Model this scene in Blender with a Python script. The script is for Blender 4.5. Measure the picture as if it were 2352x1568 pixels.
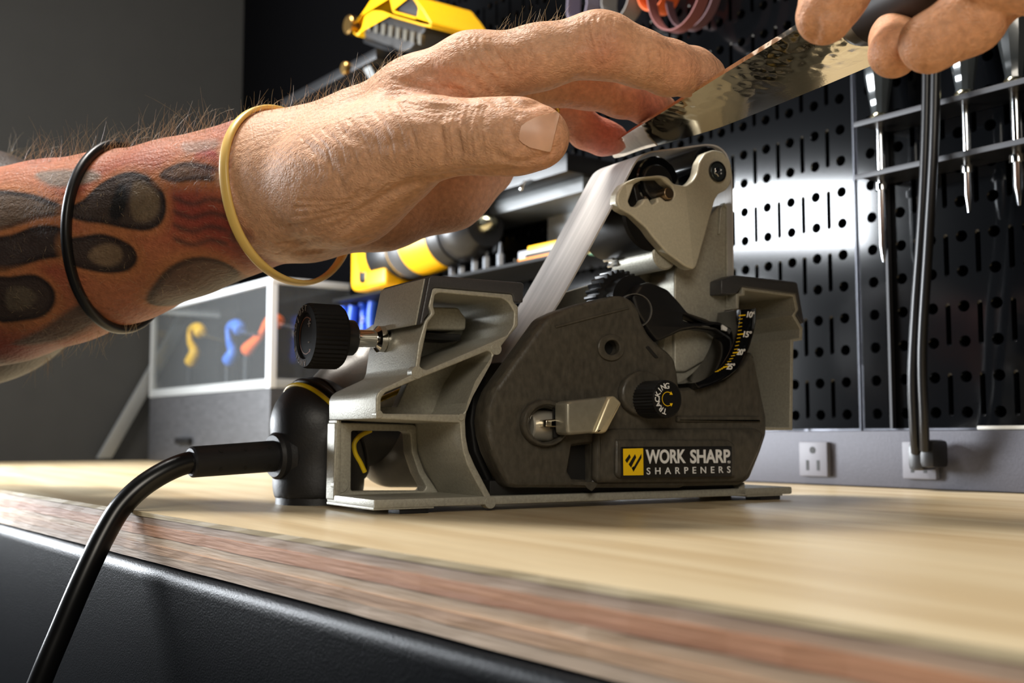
import bpy, bmesh, math, random
import numpy as np
from mathutils import Vector, Matrix
from mathutils.bvhtree import BVHTree
for o in list(bpy.data.objects): bpy.data.objects.remove(o)
SC = bpy.context.scene
COL = SC.collection
random.seed(7); np.random.seed(7)

# ------------------------------------------------------------------ camera
# photo frame 2352 x 1568; z = 0 is the bench top, X runs along the sharpener's face, Y away from the lens
FPX = 2600.0; HY = 1003.0; VX = -400.0
PITCH = math.atan((HY - 784) / FPX)
YAW = math.atan((1176 - VX) / (FPX / math.cos(PITCH)))
_cp, _sp, _s, _c = math.cos(PITCH), math.sin(PITCH), math.sin(YAW), math.cos(YAW)
FW = np.array([_s*_cp, _c*_cp, _sp]); RT = np.array([_c, -_s, 0.0]); UP = np.cross(RT, FW)
def ray(px, py): return FW + RT*(px-1176)/FPX + UP*(784-py)/FPX
CAM = -ray(870, 1183)*0.45
cam_data = bpy.data.cameras.new('camera'); cam = bpy.data.objects.new('camera', cam_data); COL.objects.link(cam)
cam_data.sensor_width = 36.0; cam_data.lens = FPX/2352*36.0; cam_data.clip_start = 0.01
cam.matrix_world = Matrix(((RT[0], UP[0], -FW[0], CAM[0]), (RT[1], UP[1], -FW[1], CAM[1]), (RT[2], UP[2], -FW[2], CAM[2]), (0, 0, 0, 1)))
cam_data.dof.use_dof = True; cam_data.dof.focus_distance = 0.45; cam_data.dof.aperture_fstop = 14.0
SC.camera = cam

# ------------------------------------------------------------------ light
W = bpy.data.worlds.new('world'); SC.world = W; W.use_nodes = True
W.node_tree.nodes['Background'].inputs[0].default_value = (0.30, 0.33, 0.40, 1)
W.node_tree.nodes['Background'].inputs[1].default_value = 0.10
def area(name, loc, target, sx, sy, power, col):
    d = bpy.data.lights.new(name, 'AREA'); d.shape = 'RECTANGLE'; d.size = sx; d.size_y = sy; d.energy = power; d.color = col
    o = bpy.data.objects.new(name, d); COL.objects.link(o); o.location = loc
    o.rotation_euler = (Vector(target)-Vector(loc)).to_track_quat('-Z', 'Y').to_euler()
    return o
area('softbox_high', (-0.60, 0.845, 0.412), (0.12, 0.20, 0.06), 0.36, 0.11, 10.0, (0.90, 0.95, 1.0))
area('softbox_low', (-0.36, 0.84, 0.15), (0.0, 0.10, 0.04), 0.28, 0.24, 17.0, (0.90, 0.95, 1.0))
area('ceiling_panel', (-0.18, 0.35, 1.05), (0.08, 0.08, 0.05), 0.26, 0.40, 19.0, (1.0, 0.95, 0.89))
area('room_lamp', (-0.50, -0.95, 0.48), (0.05, -0.05, 0.03), 0.4, 0.4, 6.0, (1.0, 0.92, 0.79))
SC.view_settings.view_transform = 'Standard'; SC.view_settings.look = 'None'
SC.view_settings.gamma = 1.0; SC.view_settings.use_curve_mapping = False
SC.view_settings.exposure = 0.0

# ------------------------------------------------------------------ pixel helpers
def onY(px, py, Y): r = ray(px, py); return CAM + r*((Y-CAM[1])/r[1])
def onX(px, py, X): r = ray(px, py); return CAM + r*((X-CAM[0])/r[0])
def onZ(px, py, Z): r = ray(px, py); return CAM + r*((Z-CAM[2])/r[2])
def at(px, py, d): return CAM + ray(px, py)*d
def onP(px, py, p0, n): r = ray(px, py); return CAM + r*(np.dot(n, np.array(p0)-CAM)/np.dot(n, r))
def c1(p): return (600+p[0]/2.5292, 600+p[1]/2.5292)
def c2(p): return (1080+p[0]/2.7037, 620+p[1]/2.7037)
def c3(p): return (1180+p[0]/2.5286, 300+p[1]/2.5286)

# ------------------------------------------------------------------ materials
def lin(c):
    out = []
    for v in c[:3]:
        v = v/255.0
        out.append(v/12.92 if v <= 0.04045 else ((v+0.055)/1.055)**2.4)
    return (*out, 1.0)
MATS = {}
def M(name, col, rough=0.5, metal=0.0, var=0.0, vscale=60.0, bump=0.0, bscale=300.0, coat=0.0, trans=0.0, sss=0.0, emit=None, stretch=None, spec=0.5, ior=1.45):
    if name in MATS: return MATS[name]
    m = bpy.data.materials.new(name); m.use_nodes = True; nt = m.node_tree; b = nt.nodes['Principled BSDF']
    b.inputs['Base Color'].default_value = lin(col); b.inputs['Roughness'].default_value = rough; b.inputs['Metallic'].default_value = metal
    b.inputs['Coat Weight'].default_value = coat; b.inputs['Transmission Weight'].default_value = trans
    b.inputs['Specular IOR Level'].default_value = spec; b.inputs['IOR'].default_value = ior
    if sss: b.inputs['Subsurface Weight'].default_value = sss; b.inputs['Subsurface Radius'].default_value = (0.006, 0.0025, 0.0012); b.inputs['Subsurface Scale'].default_value = 1.0
    if emit: b.inputs['Emission Color'].default_value = lin(col); b.inputs['Emission Strength'].default_value = emit
    tc = nt.nodes.new('ShaderNodeTexCoord'); mp = nt.nodes.new('ShaderNodeMapping'); nt.links.new(tc.outputs['Object'], mp.inputs[0])
    if stretch: mp.inputs['Scale'].default_value = stretch
    if var:
        n = nt.nodes.new('ShaderNodeTexNoise'); n.inputs['Scale'].default_value = vscale; n.inputs['Detail'].default_value = 6
        nt.links.new(mp.outputs[0], n.inputs['Vector'])
        hs = nt.nodes.new('ShaderNodeMapRange'); hs.inputs['From Min'].default_value = 0.25; hs.inputs['From Max'].default_value = 0.75
        hs.inputs['To Min'].default_value = 1-var; hs.inputs['To Max'].default_value = 1+var; nt.links.new(n.outputs[0], hs.inputs[0])
        mx = nt.nodes.new('ShaderNodeMix'); mx.data_type = 'RGBA'; mx.blend_type = 'MULTIPLY'; mx.inputs[0].default_value = 1.0
        mx.inputs[6].default_value = lin(col); nt.links.new(hs.outputs[0], mx.inputs[7]); nt.links.new(mx.outputs[2], b.inputs['Base Color'])
    if bump:
        n2 = nt.nodes.new('ShaderNodeTexNoise'); n2.inputs['Scale'].default_value = bscale; n2.inputs['Detail'].default_value = 3
        nt.links.new(mp.outputs[0], n2.inputs['Vector'])
        bp = nt.nodes.new('ShaderNodeBump'); bp.inputs['Strength'].default_value = bump; bp.inputs['Distance'].default_value = 0.0005
        nt.links.new(n2.outputs[0], bp.inputs['Height']); nt.links.new(bp.outputs[0], b.inputs['Normal'])
    MATS[name] = m; return m

cast   = M('cast_aluminium', (164, 161, 148), 0.46, 0.35, 0.16, 900, 0.25, 1500)
capm   = M('cap_plastic', (58, 58, 60), 0.36, 0, 0.1, 900, 0.2, 1600)
blackp = M('black_plastic', (22, 22, 23), 0.34, 0, 0, 60, 0.1, 1200)
cassm  = M('cassette_plastic', (68, 64, 56), 0.38, 0, 0.36, 420, 0.25, 900, stretch=(1, 1, 0.55))
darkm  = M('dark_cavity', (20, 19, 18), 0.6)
chrome = M('chrome', (225, 222, 215), 0.10, 1.0)
steel  = M('brushed_steel', (190, 182, 165), 0.24, 1.0, 0.12, 300, 0, 1, stretch=(1, 1, 6))
rubber = M('rubber', (26, 26, 28), 0.45, 0, 0, 60, 0.15, 900)
yellow = M('yellow_trim', (214, 182, 20), 0.4)
greyp  = M('grey_housing', (112, 110, 106), 0.36, 0.35, 0.06, 700, 0.12, 1500)
whitep = M('white_print', (222, 222, 220), 0.5)
yelp   = M('yellow_print', (240, 196, 10), 0.45)
labelb = M('label_black', (18, 18, 19), 0.3)
gloss  = M('gloss_black', (10, 10, 11), 0.14, 0, coat=0.5)

# ------------------------------------------------------------------ object helpers
def tag(o, label=None, cat=None, group=None, kind=None):
    if label: o['label'] = label
    if cat: o['category'] = cat
    if group: o['group'] = group
    if kind: o['kind'] = kind
    return o
def thing(name, label, cat, loc=(0, 0, 0), group=None):
    o = bpy.data.objects.new(name, None); COL.objects.link(o); o.location = loc; o.empty_display_size = 0.01
    bpy.context.view_layer.update()
    return tag(o, label, cat, group)
def link(name, me, mat=None, parent=None, smooth=None):
    # mesh given in world coordinates
    o = bpy.data.objects.new(name, me); COL.objects.link(o)
    if mat:
        me.materials.clear(); me.materials.append(mat)
    if parent is not None:
        o.parent = parent
        mw = Matrix.Translation(-world_loc(parent)); me.transform(mw)
    if smooth is not None: shade(me, smooth)
    return o
def world_loc(o):
    v = Vector(o.location)
    while o.parent: o = o.parent; v += Vector(o.location)
    return v
def shade(me, deg=40):
    bm = bmesh.new(); bm.from_mesh(me); a = math.radians(deg)
    for f in bm.faces: f.smooth = True
    for e in bm.edges:
        if len(e.link_faces) == 2: e.smooth = e.calc_face_angle(0) < a
        else: e.smooth = False
    bm.to_mesh(me); bm.free()
def pyd(verts, faces):
    me = bpy.data.meshes.new('mesh'); me.from_pydata([tuple(map(float, v)) for v in verts], [], faces); me.update(); return me
def fixn(me):
    bm = bmesh.new(); bm.from_mesh(me); bmesh.ops.recalc_face_normals(bm, faces=bm.faces); bm.to_mesh(me); bm.free(); return me
def rnd(pts, r, n=4):
    """round the corners of a closed polygon (same units as pts); r may be a list"""
    out = []; N = len(pts)
    for i in range(N):
        p0, p, p1 = (np.array(pts[(i+k) % N], float) for k in (-1, 0, 1))
        ri = r[i] if isinstance(r, (list, tuple)) else r
        a, b = p0-p, p1-p; la, lb = np.linalg.norm(a), np.linalg.norm(b)
        t = min(ri, la*0.45, lb*0.45)
        if t < 1e-9: out.append(tuple(p)); continue
        A, B = p+a/la*t, p+b/lb*t
        for k in range(n+1):
            u = k/n; out.append(tuple((1-u)**2*A+2*u*(1-u)*p+u*u*B))
    return out
def catmull(pts, n=6, closed=False):
    P = [np.array(p, float) for p in pts]; out = []; N = len(P)
    for i in range(N if closed else N-1):
        p0 = P[(i-1) % N] if closed or i > 0 else 2*P[0]-P[1]
        p1, p2 = P[i], P[(i+1) % N]
        p3 = P[(i+2) % N] if closed or i+2 < N else 2*P[-1]-P[-2]
        for k in range(n):
            t = k/n
            out.append(0.5*((2*p1)+(-p0+p2)*t+(2*p0-5*p1+4*p2-p3)*t*t+(-p0+3*p1-3*p2+p3)*t**3))
    if not closed: out.append(P[-1])
    return out
def circ(cx, cy, r, n=24, a0=0, a1=360): return [(cx+r*math.cos(math.radians(a0+(a1-a0)*k/n)), cy+r*math.sin(math.radians(a0+(a1-a0)*k/n))) for k in range(n if a1-a0 == 360 else n+1)]
def slab2d(outlines, e, bev=0.0, bres=2):
    """2D outlines (first outer, rest holes) in local xy, thickness e along z, centred"""
    cu = bpy.data.curves.new('tmp', 'CURVE'); cu.dimensions = '2D'; cu.fill_mode = 'BOTH'
    cu.extrude = max(e/2-bev, 0.0); cu.bevel_depth = bev; cu.bevel_resolution = bres; cu.offset = -bev
    for ol in outlines:
        sp = cu.splines.new('POLY'); sp.points.add(len(ol)-1); sp.use_cyclic_u = True
        for q, p in zip(sp.points, ol): q.co = (p[0], p[1], 0, 1)
    ob = bpy.data.objects.new('tmp', cu); me = bpy.data.meshes.new_from_object(ob)
    bpy.data.objects.remove(ob); bpy.data.curves.remove(cu)
    bm = bmesh.new(); bm.from_mesh(me); bmesh.ops.remove_doubles(bm, verts=bm.verts, dist=1e-6); bmesh.ops.recalc_face_normals(bm, faces=bm.faces); bm.to_mesh(me); bm.free()
    return me
XZ = Matrix(((1, 0, 0, 0), (0, 0, -1, 0), (0, 1, 0, 0), (0, 0, 0, 1)))   # local z -> world -Y
def plateW(name, outlines, Y0, Y1, mat, parent, bev=0.0, smooth=35, bres=2):
    """outlines are world (x,z) lists"""
    me = slab2d(outlines, abs(Y1-Y0), bev, bres); me.transform(XZ); me.transform(Matrix.Translation((0, (Y0+Y1)/2, 0)))
    return link(name, me, mat, parent, smooth)
def toXZ(pts, Y): return [(lambda v: (v[0], v[2]))(onY(p[0], p[1], Y)) for p in pts]
def plate(name, outlines, Y0, Y1, mat, parent, bev=0.0, smooth=35, bres=2):
    """outlines in photo pixels, read on the plane y = Y0 (the nearer face), running back to Y1"""
    return plateW(name, [toXZ(o, Y0) for o in outlines], Y0, Y1, mat, parent, bev, smooth, bres)
def stroke(pts, w, closed=False):
    P = [np.array(p, float) for p in pts]; L, R_ = [], []
    for i, p in enumerate(P):
        a = P[i]-P[i-1] if i else P[1]-P[0]; b = P[i+1]-P[i] if i+1 < len(P) else P[i]-P[i-1]
        a = a/np.linalg.norm(a); b = b/np.linalg.norm(b); t = a+b; t = t/np.linalg.norm(t); n = np.array([-t[1], t[0]])
        k = w/2/max(0.45, abs(np.dot(n, [-a[1], a[0]]))); L.append(tuple(p+n*k)); R_.append(tuple(p-n*k))
    return L+R_[::-1]
def basis(axis):
    a = np.array(axis, float); a /= np.linalg.norm(a)
    t = np.array([0, 0, 1.0]) if abs(a[2]) < 0.9 else np.array([1.0, 0, 0])
    u = np.cross(t, a); u /= np.linalg.norm(u); return a, u, np.cross(a, u)
def lathe(prof, p0, axis, n=32, ribs=None):
    """prof: list of (r, t) along axis from p0; capped where r == 0 is given"""
    a, u, v = basis(axis); V, Fc = [], []
    for r, t in prof:
        for k in range(n):
            th = 2*math.pi*k/n; rr = r
            if ribs and ribs[0] <= t <= ribs[1]: rr = r*(1 - (ribs[2] if k % 2 else 0))
            V.append(np.array(p0)+a*t+u*rr*math.cos(th)+v*rr*math.sin(th))
    for i in range(len(prof)-1):
        for k in range(n):
            Fc.append((i*n+k, i*n+(k+1) % n, (i+1)*n+(k+1) % n, (i+1)*n+k))
    if prof[0][0] > 1e-9: Fc.append(tuple(range(n))[::-1])
    if prof[-1][0] > 1e-9: Fc.append(tuple(range((len(prof)-1)*n, len(prof)*n)))
    me = pyd(V, Fc); bm = bmesh.new(); bm.from_mesh(me); bmesh.ops.remove_doubles(bm, verts=bm.verts, dist=1e-7); bmesh.ops.recalc_face_normals(bm, faces=bm.faces); bm.to_mesh(me); bm.free()
    return me
def cyl(p0, p1, r, n=32, bev=0.0, r1=None):
    p0, p1 = np.array(p0, float), np.array(p1, float); L = np.linalg.norm(p1-p0); r1 = r if r1 is None else r1
    prof = [(r-bev, 0), (r, bev), (r1, L-bev), (r1-bev, L)] if bev else [(r, 0), (r1, L)]
    return lathe(prof, p0, p1-p0, n)
def tube(pts, r, n=12, cap=True):
    P = [np.array(p, float) for p in pts]; N = len(P); V, Fc = [], []
    prev = None
    for i in range(N):
        t = P[min(i+1, N-1)]-P[max(i-1, 0)]; t /= np.linalg.norm(t)
        if prev is None: _, u, v = basis(t)
        else: u = prev-t*np.dot(prev, t); u /= np.linalg.norm(u); v = np.cross(t, u)
        prev = u; ri = r[i] if hasattr(r, '__len__') else r
        for k in range(n):
            th = 2*math.pi*k/n; V.append(P[i]+u*ri*math.cos(th)+v*ri*math.sin(th))
    for i in range(N-1):
        for k in range(n): Fc.append((i*n+k, i*n+(k+1) % n, (i+1)*n+(k+1) % n, (i+1)*n+k))
    if cap: Fc += [tuple(range(n))[::-1], tuple(range((N-1)*n, N*n))]
    return pyd(V, Fc)
def join(meshes):
    bm = bmesh.new()
    for me in meshes: bm.from_mesh(me); bpy.data.meshes.remove(me)
    out = bpy.data.meshes.new('mesh'); bm.to_mesh(out); bm.free(); return out
def boxO(o, ex, ey, ez, bev=0.0, seg=2):
    """box from corner o with edge vectors ex, ey, ez"""
    o, ex, ey, ez = (np.array(q, float) for q in (o, ex, ey, ez))
    V = [o+ex*i+ey*j+ez*k for k in (0, 1) for j in (0, 1) for i in (0, 1)]
    me = pyd(V, [(0, 2, 3, 1), (4, 5, 7, 6), (0, 1, 5, 4), (2, 6, 7, 3), (0, 4, 6, 2), (1, 3, 7, 5)]); 
    bm = bmesh.new(); bm.from_mesh(me); bmesh.ops.recalc_face_normals(bm, faces=bm.faces)
    if bev: bmesh.ops.bevel(bm, geom=bm.edges[:], offset=bev, segments=seg, profile=0.6, affect='EDGES')
    bm.to_mesh(me); bm.free(); return me
def box(x0, x1, y0, y1, z0, z1, bev=0.0, seg=2): return boxO((x0, y0, z0), (x1-x0, 0, 0), (0, y1-y0, 0), (0, 0, z1-z0), bev, seg)
def textmesh(s, size, space=1.0, off=0.0, shear=0.0, depth=0.00012, align='CENTER'):
    cu = bpy.data.curves.new('t', 'FONT'); cu.body = s; cu.size = size; cu.space_character = space; cu.offset = off; cu.shear = shear
    cu.extrude = depth; cu.align_x = align; cu.align_y = 'CENTER'; cu.resolution_u = 4
    ob = bpy.data.objects.new('t', cu); me = bpy.data.meshes.new_from_object(ob); bpy.data.objects.remove(ob); bpy.data.curves.remove(cu); return me
def fit(me, w, h):
    xs = [v.co.x for v in me.vertices]; ys = [v.co.y for v in me.vertices]
    cx, cy = (min(xs)+max(xs))/2, (min(ys)+max(ys))/2
    me.transform(Matrix.Translation((-cx, -cy, 0))); me.transform(Matrix.Diagonal((w/(max(xs)-min(xs)), h/(max(ys)-min(ys)), 1, 1))); return me
def place(me, p, right, up):
    r, u = np.array(right, float), np.array(up, float); r /= np.linalg.norm(r); u /= np.linalg.norm(u); n = np.cross(r, u)
    me.transform(Matrix(((r[0], u[0], n[0], p[0]), (r[1], u[1], n[1], p[1]), (r[2], u[2], n[2], p[2]), (0, 0, 0, 1)))); return me
EX, EZ = (1, 0, 0), (0, 0, 1)

# ------------------------------------------------------------------ smooth solids (signed distance fields meshed by surface nets)
class Field:
    def __init__(s, lo, hi, h):
        s.lo = np.array(lo, float); s.h = h; s.n = np.ceil((np.array(hi)-s.lo)/h).astype(int)+1
        s.ax = [s.lo[i]+h*np.arange(s.n[i]) for i in range(3)]
    def new(s): return np.full(tuple(s.n), 1.0, np.float32)
    def region(s, lo, hi):
        a = np.clip(np.floor((np.array(lo)-s.lo)/s.h).astype(int), 0, s.n); b = np.clip(np.ceil((np.array(hi)-s.lo)/s.h).astype(int)+1, 0, s.n)
        sl = tuple(slice(a[i], b[i]) for i in range(3))
        X = np.meshgrid(*[s.ax[i][sl[i]] for i in range(3)], indexing='ij', sparse=True); return sl, X
    def cone(s, g, a, b, ra, rb, k, sq=None):
        """tapered capsule merged into g with blend k; sq = (axis dir, factor) squashes the section"""
        a, b = np.array(a, float), np.array(b, float); m = max(ra, rb)*(1.0 if sq is None else max(1.0, 1.0/1.0))+k+4*s.h+0.006
        sl, X = s.region(np.minimum(a, b)-m, np.maximum(a, b)+m)
        if g[sl].size == 0: return
        ab = b-a; L2 = max(float(ab@ab), 1e-12)
        t = np.clip(((X[0]-a[0])*ab[0]+(X[1]-a[1])*ab[1]+(X[2]-a[2])*ab[2])/L2, 0, 1)
        dx, dy, dz = X[0]-a[0]-t*ab[0], X[1]-a[1]-t*ab[1], X[2]-a[2]-t*ab[2]
        d2 = dx*dx+dy*dy+dz*dz
        if sq is not None:
            ax, f = sq; q = dx*ax[0]+dy*ax[1]+dz*ax[2]; d2 = d2+q*q*(f*f-1)
        d = np.sqrt(d2)-(ra+(rb-ra)*t)
        s.smin(g, sl, d, k)
    def smin(s, g, sl, d, k):
        A = g[sl]
        if k <= 0: g[sl] = np.minimum(A, d); return
        h = np.clip(0.5+0.5*(A-d)/k, 0, 1); g[sl] = A*(1-h)+d*h-k*h*(1-h)
    def carve(s, g, a, b, r, k):
        a, b = np.array(a, float), np.array(b, float); m = r+k+4*s.h
        sl, X = s.region(np.minimum(a, b)-m, np.maximum(a, b)+m)
        if g[sl].size == 0: return
        ab = b-a; L2 = max(float(ab@ab), 1e-12)
        t = np.clip(((X[0]-a[0])*ab[0]+(X[1]-a[1])*ab[1]+(X[2]-a[2])*ab[2])/L2, 0, 1)
        d = -(np.sqrt((X[0]-a[0]-t*ab[0])**2+(X[1]-a[1]-t*ab[1])**2+(X[2]-a[2]-t*ab[2])**2)-r)
        A = g[sl]; h = np.clip(0.5-0.5*(A-d)/k, 0, 1); g[sl] = A*(1-h)+d*h+k*h*(1-h)
    def mesh(s, g):
        S = g < 0; n = s.n
        # cell vertices
        acc = np.zeros((n[0]-1, n[1]-1, n[2]-1, 3), np.float32); cnt = np.zeros((n[0]-1, n[1]-1, n[2]-1), np.float32)
        for ax in range(3):
            o1, o2 = [i for i in range(3) if i != ax]
            lo = [slice(None)]*3; hi = [slice(None)]*3; lo[ax] = slice(0, -1); hi[ax] = slice(1, None)
            A, B = g[tuple(lo)], g[tuple(hi)]; cr = S[tuple(lo)] != S[tuple(hi)]
            idx = np.argwhere(cr)
            if not len(idx): continue
            va, vb = A[cr], B[cr]; t = va/(va-vb); pos = idx.astype(np.float32); pos[:, ax] += t
            for d1 in (0, 1):
                for d2 in (0, 1):
                    c = idx.copy(); c[:, o1] -= d1; c[:, o2] -= d2
                    ok = np.all((c >= 0) & (c < n-1), axis=1)
                    np.add.at(acc, tuple(c[ok].T), pos[ok]); np.add.at(cnt, tuple(c[ok].T), 1)
        act = cnt > 0; ids = np.full(cnt.shape, -1, np.int64); ids[act] = np.arange(act.sum())
        V = acc[act]/cnt[act][:, None]*s.h+s.lo
        quads = []
        for ax in range(3):
            o1, o2 = [(1, 2), (2, 0), (0, 1)][ax]
            lo = [slice(None)]*3; hi = [slice(None)]*3; lo[ax] = slice(0, -1); hi[ax] = slice(1, None)
            cr = S[tuple(lo)] != S[tuple(hi)]; idx = np.argwhere(cr)
            ok = (idx[:, o1] > 0) & (idx[:, o2] > 0) & (idx[:, o1] < n[o1]-1) & (idx[:, o2] < n[o2]-1); idx = idx[ok]
            if not len(idx): continue
            inside = S[tuple(idx.T)]
            q = []
            for d1, d2 in ((1, 1), (0, 1), (0, 0), (1, 0)):
                c = idx.copy(); c[:, o1] -= d1; c[:, o2] -= d2; q.append(ids[tuple(c.T)])
            q = np.stack(q, 1); q[~inside] = q[~inside][:, ::-1]; quads.append(q)
        Q = np.concatenate(quads); Q = Q[(Q >= 0).all(1)]
        me = bpy.data.meshes.new('mesh'); me.vertices.add(len(V)); me.vertices.foreach_set('co', V.astype(np.float32).ravel())
        me.loops.add(len(Q)*4); me.loops.foreach_set('vertex_index', Q.ravel().astype(np.int32))
        me.polygons.add(len(Q)); me.polygons.foreach_set('loop_start', np.arange(0, len(Q)*4, 4, dtype=np.int32))
        me.polygons.foreach_set('use_smooth', np.ones(len(Q), bool))
        me.update(calc_edges=True); me.validate(); return me
def relax(me, it=4, f=0.5):
    n = len(me.vertices); V = np.empty(n*3, np.float32); me.vertices.foreach_get('co', V); V = V.reshape(-1, 3).astype(np.float64)
    E = np.empty(len(me.edges)*2, np.int32); me.edges.foreach_get('vertices', E); E = E.reshape(-1, 2)
    deg = np.bincount(E.ravel(), minlength=n).astype(float)[:, None]; deg[deg == 0] = 1
    for i in range(it):
        for ff in (f, -f*1.03):
            s_ = np.zeros_like(V)
            for k in range(3):
                s_[:, k] = np.bincount(E[:, 0], V[E[:, 1], k], n)+np.bincount(E[:, 1], V[E[:, 0], k], n)
            V = V+ff*(s_/deg-V)
    me.vertices.foreach_set('co', V.astype(np.float32).ravel()); me.update(); return me
# ================================================================== SETTING
TH = math.radians(5.5)
EW = np.array([-math.sin(TH), math.cos(TH), 0.0])       # along the bench, away from the lens
NW = np.array([-math.cos(TH), -math.sin(TH), 0.0])      # from the wall towards the room
W0 = onZ(1723, 1105, 0.0)
def wp(s, z, off=0.0): return W0 + EW*s + NW*off + np.array([0, 0, z])
def wl(px, py, off=0.0):
    p = onP(px, py, W0+NW*off, NW); return float((p-W0)@EW), float(p[2])
BD = float((W0-onZ(1200, 1314, 0.0))@(-NW))             # bench depth
def bp(s, t, z): return W0 + EW*s + NW*t + np.array([0, 0, z])   # t = distance from the wall

wallm = M('dark_wall', (46, 46, 45), 0.85, 0, 0.06, 30, 0.2, 500)
floorm = M('concrete_floor', (60, 59, 57), 0.7, 0, 0.2, 8)
ceilm = M('ceiling_paint', (70, 69, 66), 0.9)
S_END = 0.95                                            # where the bench meets the end wall
def struct(name, me, mat, smooth=None): return tag(link(name, me, mat, None, smooth), kind='structure')
struct('wall_right', boxO(wp(-2.0, -0.9, -0.02), EW*(S_END+2.04), -NW*0.05, (0, 0, 2.5)), M('wall_paint_black', (8, 8, 9), 1.0, spec=0.0))
struct('wall_back', boxO(wp(S_END, -0.9, 2.6), -NW*2.62, EW*0.05, (0, 0, 2.5)), wallm)
struct('wall_left', boxO(wp(-2.0, -0.9, 2.6), EW*(S_END+2.04), NW*0.05, (0, 0, 2.5)), M('wall_paint_grey', (32, 31, 30), 0.85))
struct('wall_front', boxO(wp(-2.0, -0.9, -0.02), NW*2.62, -EW*0.05, (0, 0, 2.5)), M('wall_paint_grey', (32, 31, 30), 0.85))
struct('floor', boxO(wp(-2.0, -0.9, -0.02), EW*(S_END+2.0), NW*2.62, (0, 0, -0.05)), floorm)
struct('ceiling', boxO(wp(-2.0, 1.6, -0.02), EW*(S_END+2.0), NW*2.62, (0, 0, 0.05)), ceilm)

# ------------------------------------------------------------------ workbench
def woodmat(name, base, dark, scale=1.0, rough=0.42, edge=False):
    m = bpy.data.materials.new(name); m.use_nodes = True; nt = m.node_tree; b = nt.nodes['Principled BSDF']
    tc = nt.nodes.new('ShaderNodeTexCoord'); mp = nt.nodes.new('ShaderNodeMapping'); nt.links.new(tc.outputs['Object'], mp.inputs[0])
    mp.inputs['Rotation'].default_value = (0, 0, -TH)
    mp.inputs['Scale'].default_value = (14*scale, 1.1*scale, (60 if edge else 14)*scale)
    n1 = nt.nodes.new('ShaderNodeTexNoise'); n1.inputs['Scale'].default_value = 3.0; n1.inputs['Detail'].default_value = 8; n1.inputs['Distortion'].default_value = 0.6
    nt.links.new(mp.outputs[0], n1.inputs['Vector'])
    mp2 = nt.nodes.new('ShaderNodeMapping'); nt.links.new(tc.outputs['Object'], mp2.inputs[0]); mp2.inputs['Rotation'].default_value = (0, 0, -TH)
    mp2.inputs['Scale'].default_value = (220*scale, 9*scale, 500*scale)
    n2 = nt.nodes.new('ShaderNodeTexNoise'); n2.inputs['Scale'].default_value = 2.0; n2.inputs['Detail'].default_value = 4; nt.links.new(mp2.outputs[0], n2.inputs['Vector'])
    cr = nt.nodes.new('ShaderNodeValToRGB'); cr.color_ramp.elements[0].position = 0.34; cr.color_ramp.elements[1].position = 0.66
    cr.color_ramp.elements[0].color = lin(dark); cr.color_ramp.elements[1].color = lin(base); nt.links.new(n1.outputs[0], cr.inputs[0])
    mx = nt.nodes.new('ShaderNodeMix'); mx.data_type = 'RGBA'; mx.blend_type = 'MULTIPLY'; mx.inputs[0].default_value = 0.35 if edge else 0.22
    nt.links.new(cr.outputs[0], mx.inputs[6]); nt.links.new(n2.outputs[0], mx.inputs[7])
    br = nt.nodes.new('ShaderNodeBrightContrast'); br.inputs[1].default_value = 0.04; nt.links.new(mx.outputs[2], br.inputs[0])
    nt.links.new(br.outputs[0], b.inputs['Base Color']); b.inputs['Roughness'].default_value = rough
    bp_ = nt.nodes.new('ShaderNodeBump'); bp_.inputs['Strength'].default_value = 0.5 if edge else 0.12; bp_.inputs['Distance'].default_value = 0.0006
    nt.links.new(n2.outputs[0], bp_.inputs['Height']); nt.links.new(bp_.outputs[0], b.inputs['Normal'])
    return m
bench = thing('workbench', 'plywood topped workbench with black metal front rail under the sharpener', 'workbench', tuple(bp(0, BD/2, -0.9)))
plies = [(0.0, 0.0018, (214, 195, 156), (186, 160, 116), False), (0.0018, 0.0050, (196, 166, 138), (160, 130, 106), True), (0.0050, 0.0092, (198, 138, 92), (172, 112, 70), True),
         (0.0092, 0.0126, (212, 182, 148), (178, 146, 114), True), (0.0126, 0.0160, (200, 158, 118), (160, 118, 82), True), (0.0160, 0.0195, (200, 174, 148), (160, 132, 108), True)]
S_NEAR = -1.2
PLY_IN = [0.0, 0.0006, 0.0002, 0.0007, 0.0001, 0.0005]
for i, (z0, z1, ca, cb, ed) in enumerate(plies):
    inset = PLY_IN[i]
    # a slightly chipped arris: subdivided front edge
    n = 160; V = []; Fc = []
    rs = random.Random(i)
    for k in range(n+1):
        s = S_NEAR+(S_END-S_NEAR)*k/n
        j = inset+rs.uniform(0, 0.0004)
        for (t, z) in ((BD-j, -z0), (BD-j-rs.uniform(0, 0.0003), -z1), (0.0, -z1), (0.0, -z0)): V.append(bp(s, t, z))
    for k in range(n):
        a, b_ = k*4, (k+1)*4
        for q in range(4): Fc.append((a+q, a+(q+1) % 4, b_+(q+1) % 4, b_+q))
    Fc += [(3, 2, 1, 0), (n*4, n*4+1, n*4+2, n*4+3)]
    me = fixn(pyd(V, Fc))
    link('ply', me, woodmat('ply_wood_%d' % i, ca, cb, 1.0, 0.36 if i == 0 else 0.7, ed), bench)
framem = M('powder_coat_black', (5, 6, 9), 0.36, 0, 0.25, 1500, 0.35, 1400, spec=0.05)
link('front_rail', boxO(bp(S_NEAR, BD-0.030, -0.0197), EW*(S_END-S_NEAR), NW*0.032, (0, 0, -0.16), 0.007, 5), framem, bench, 40)
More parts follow.
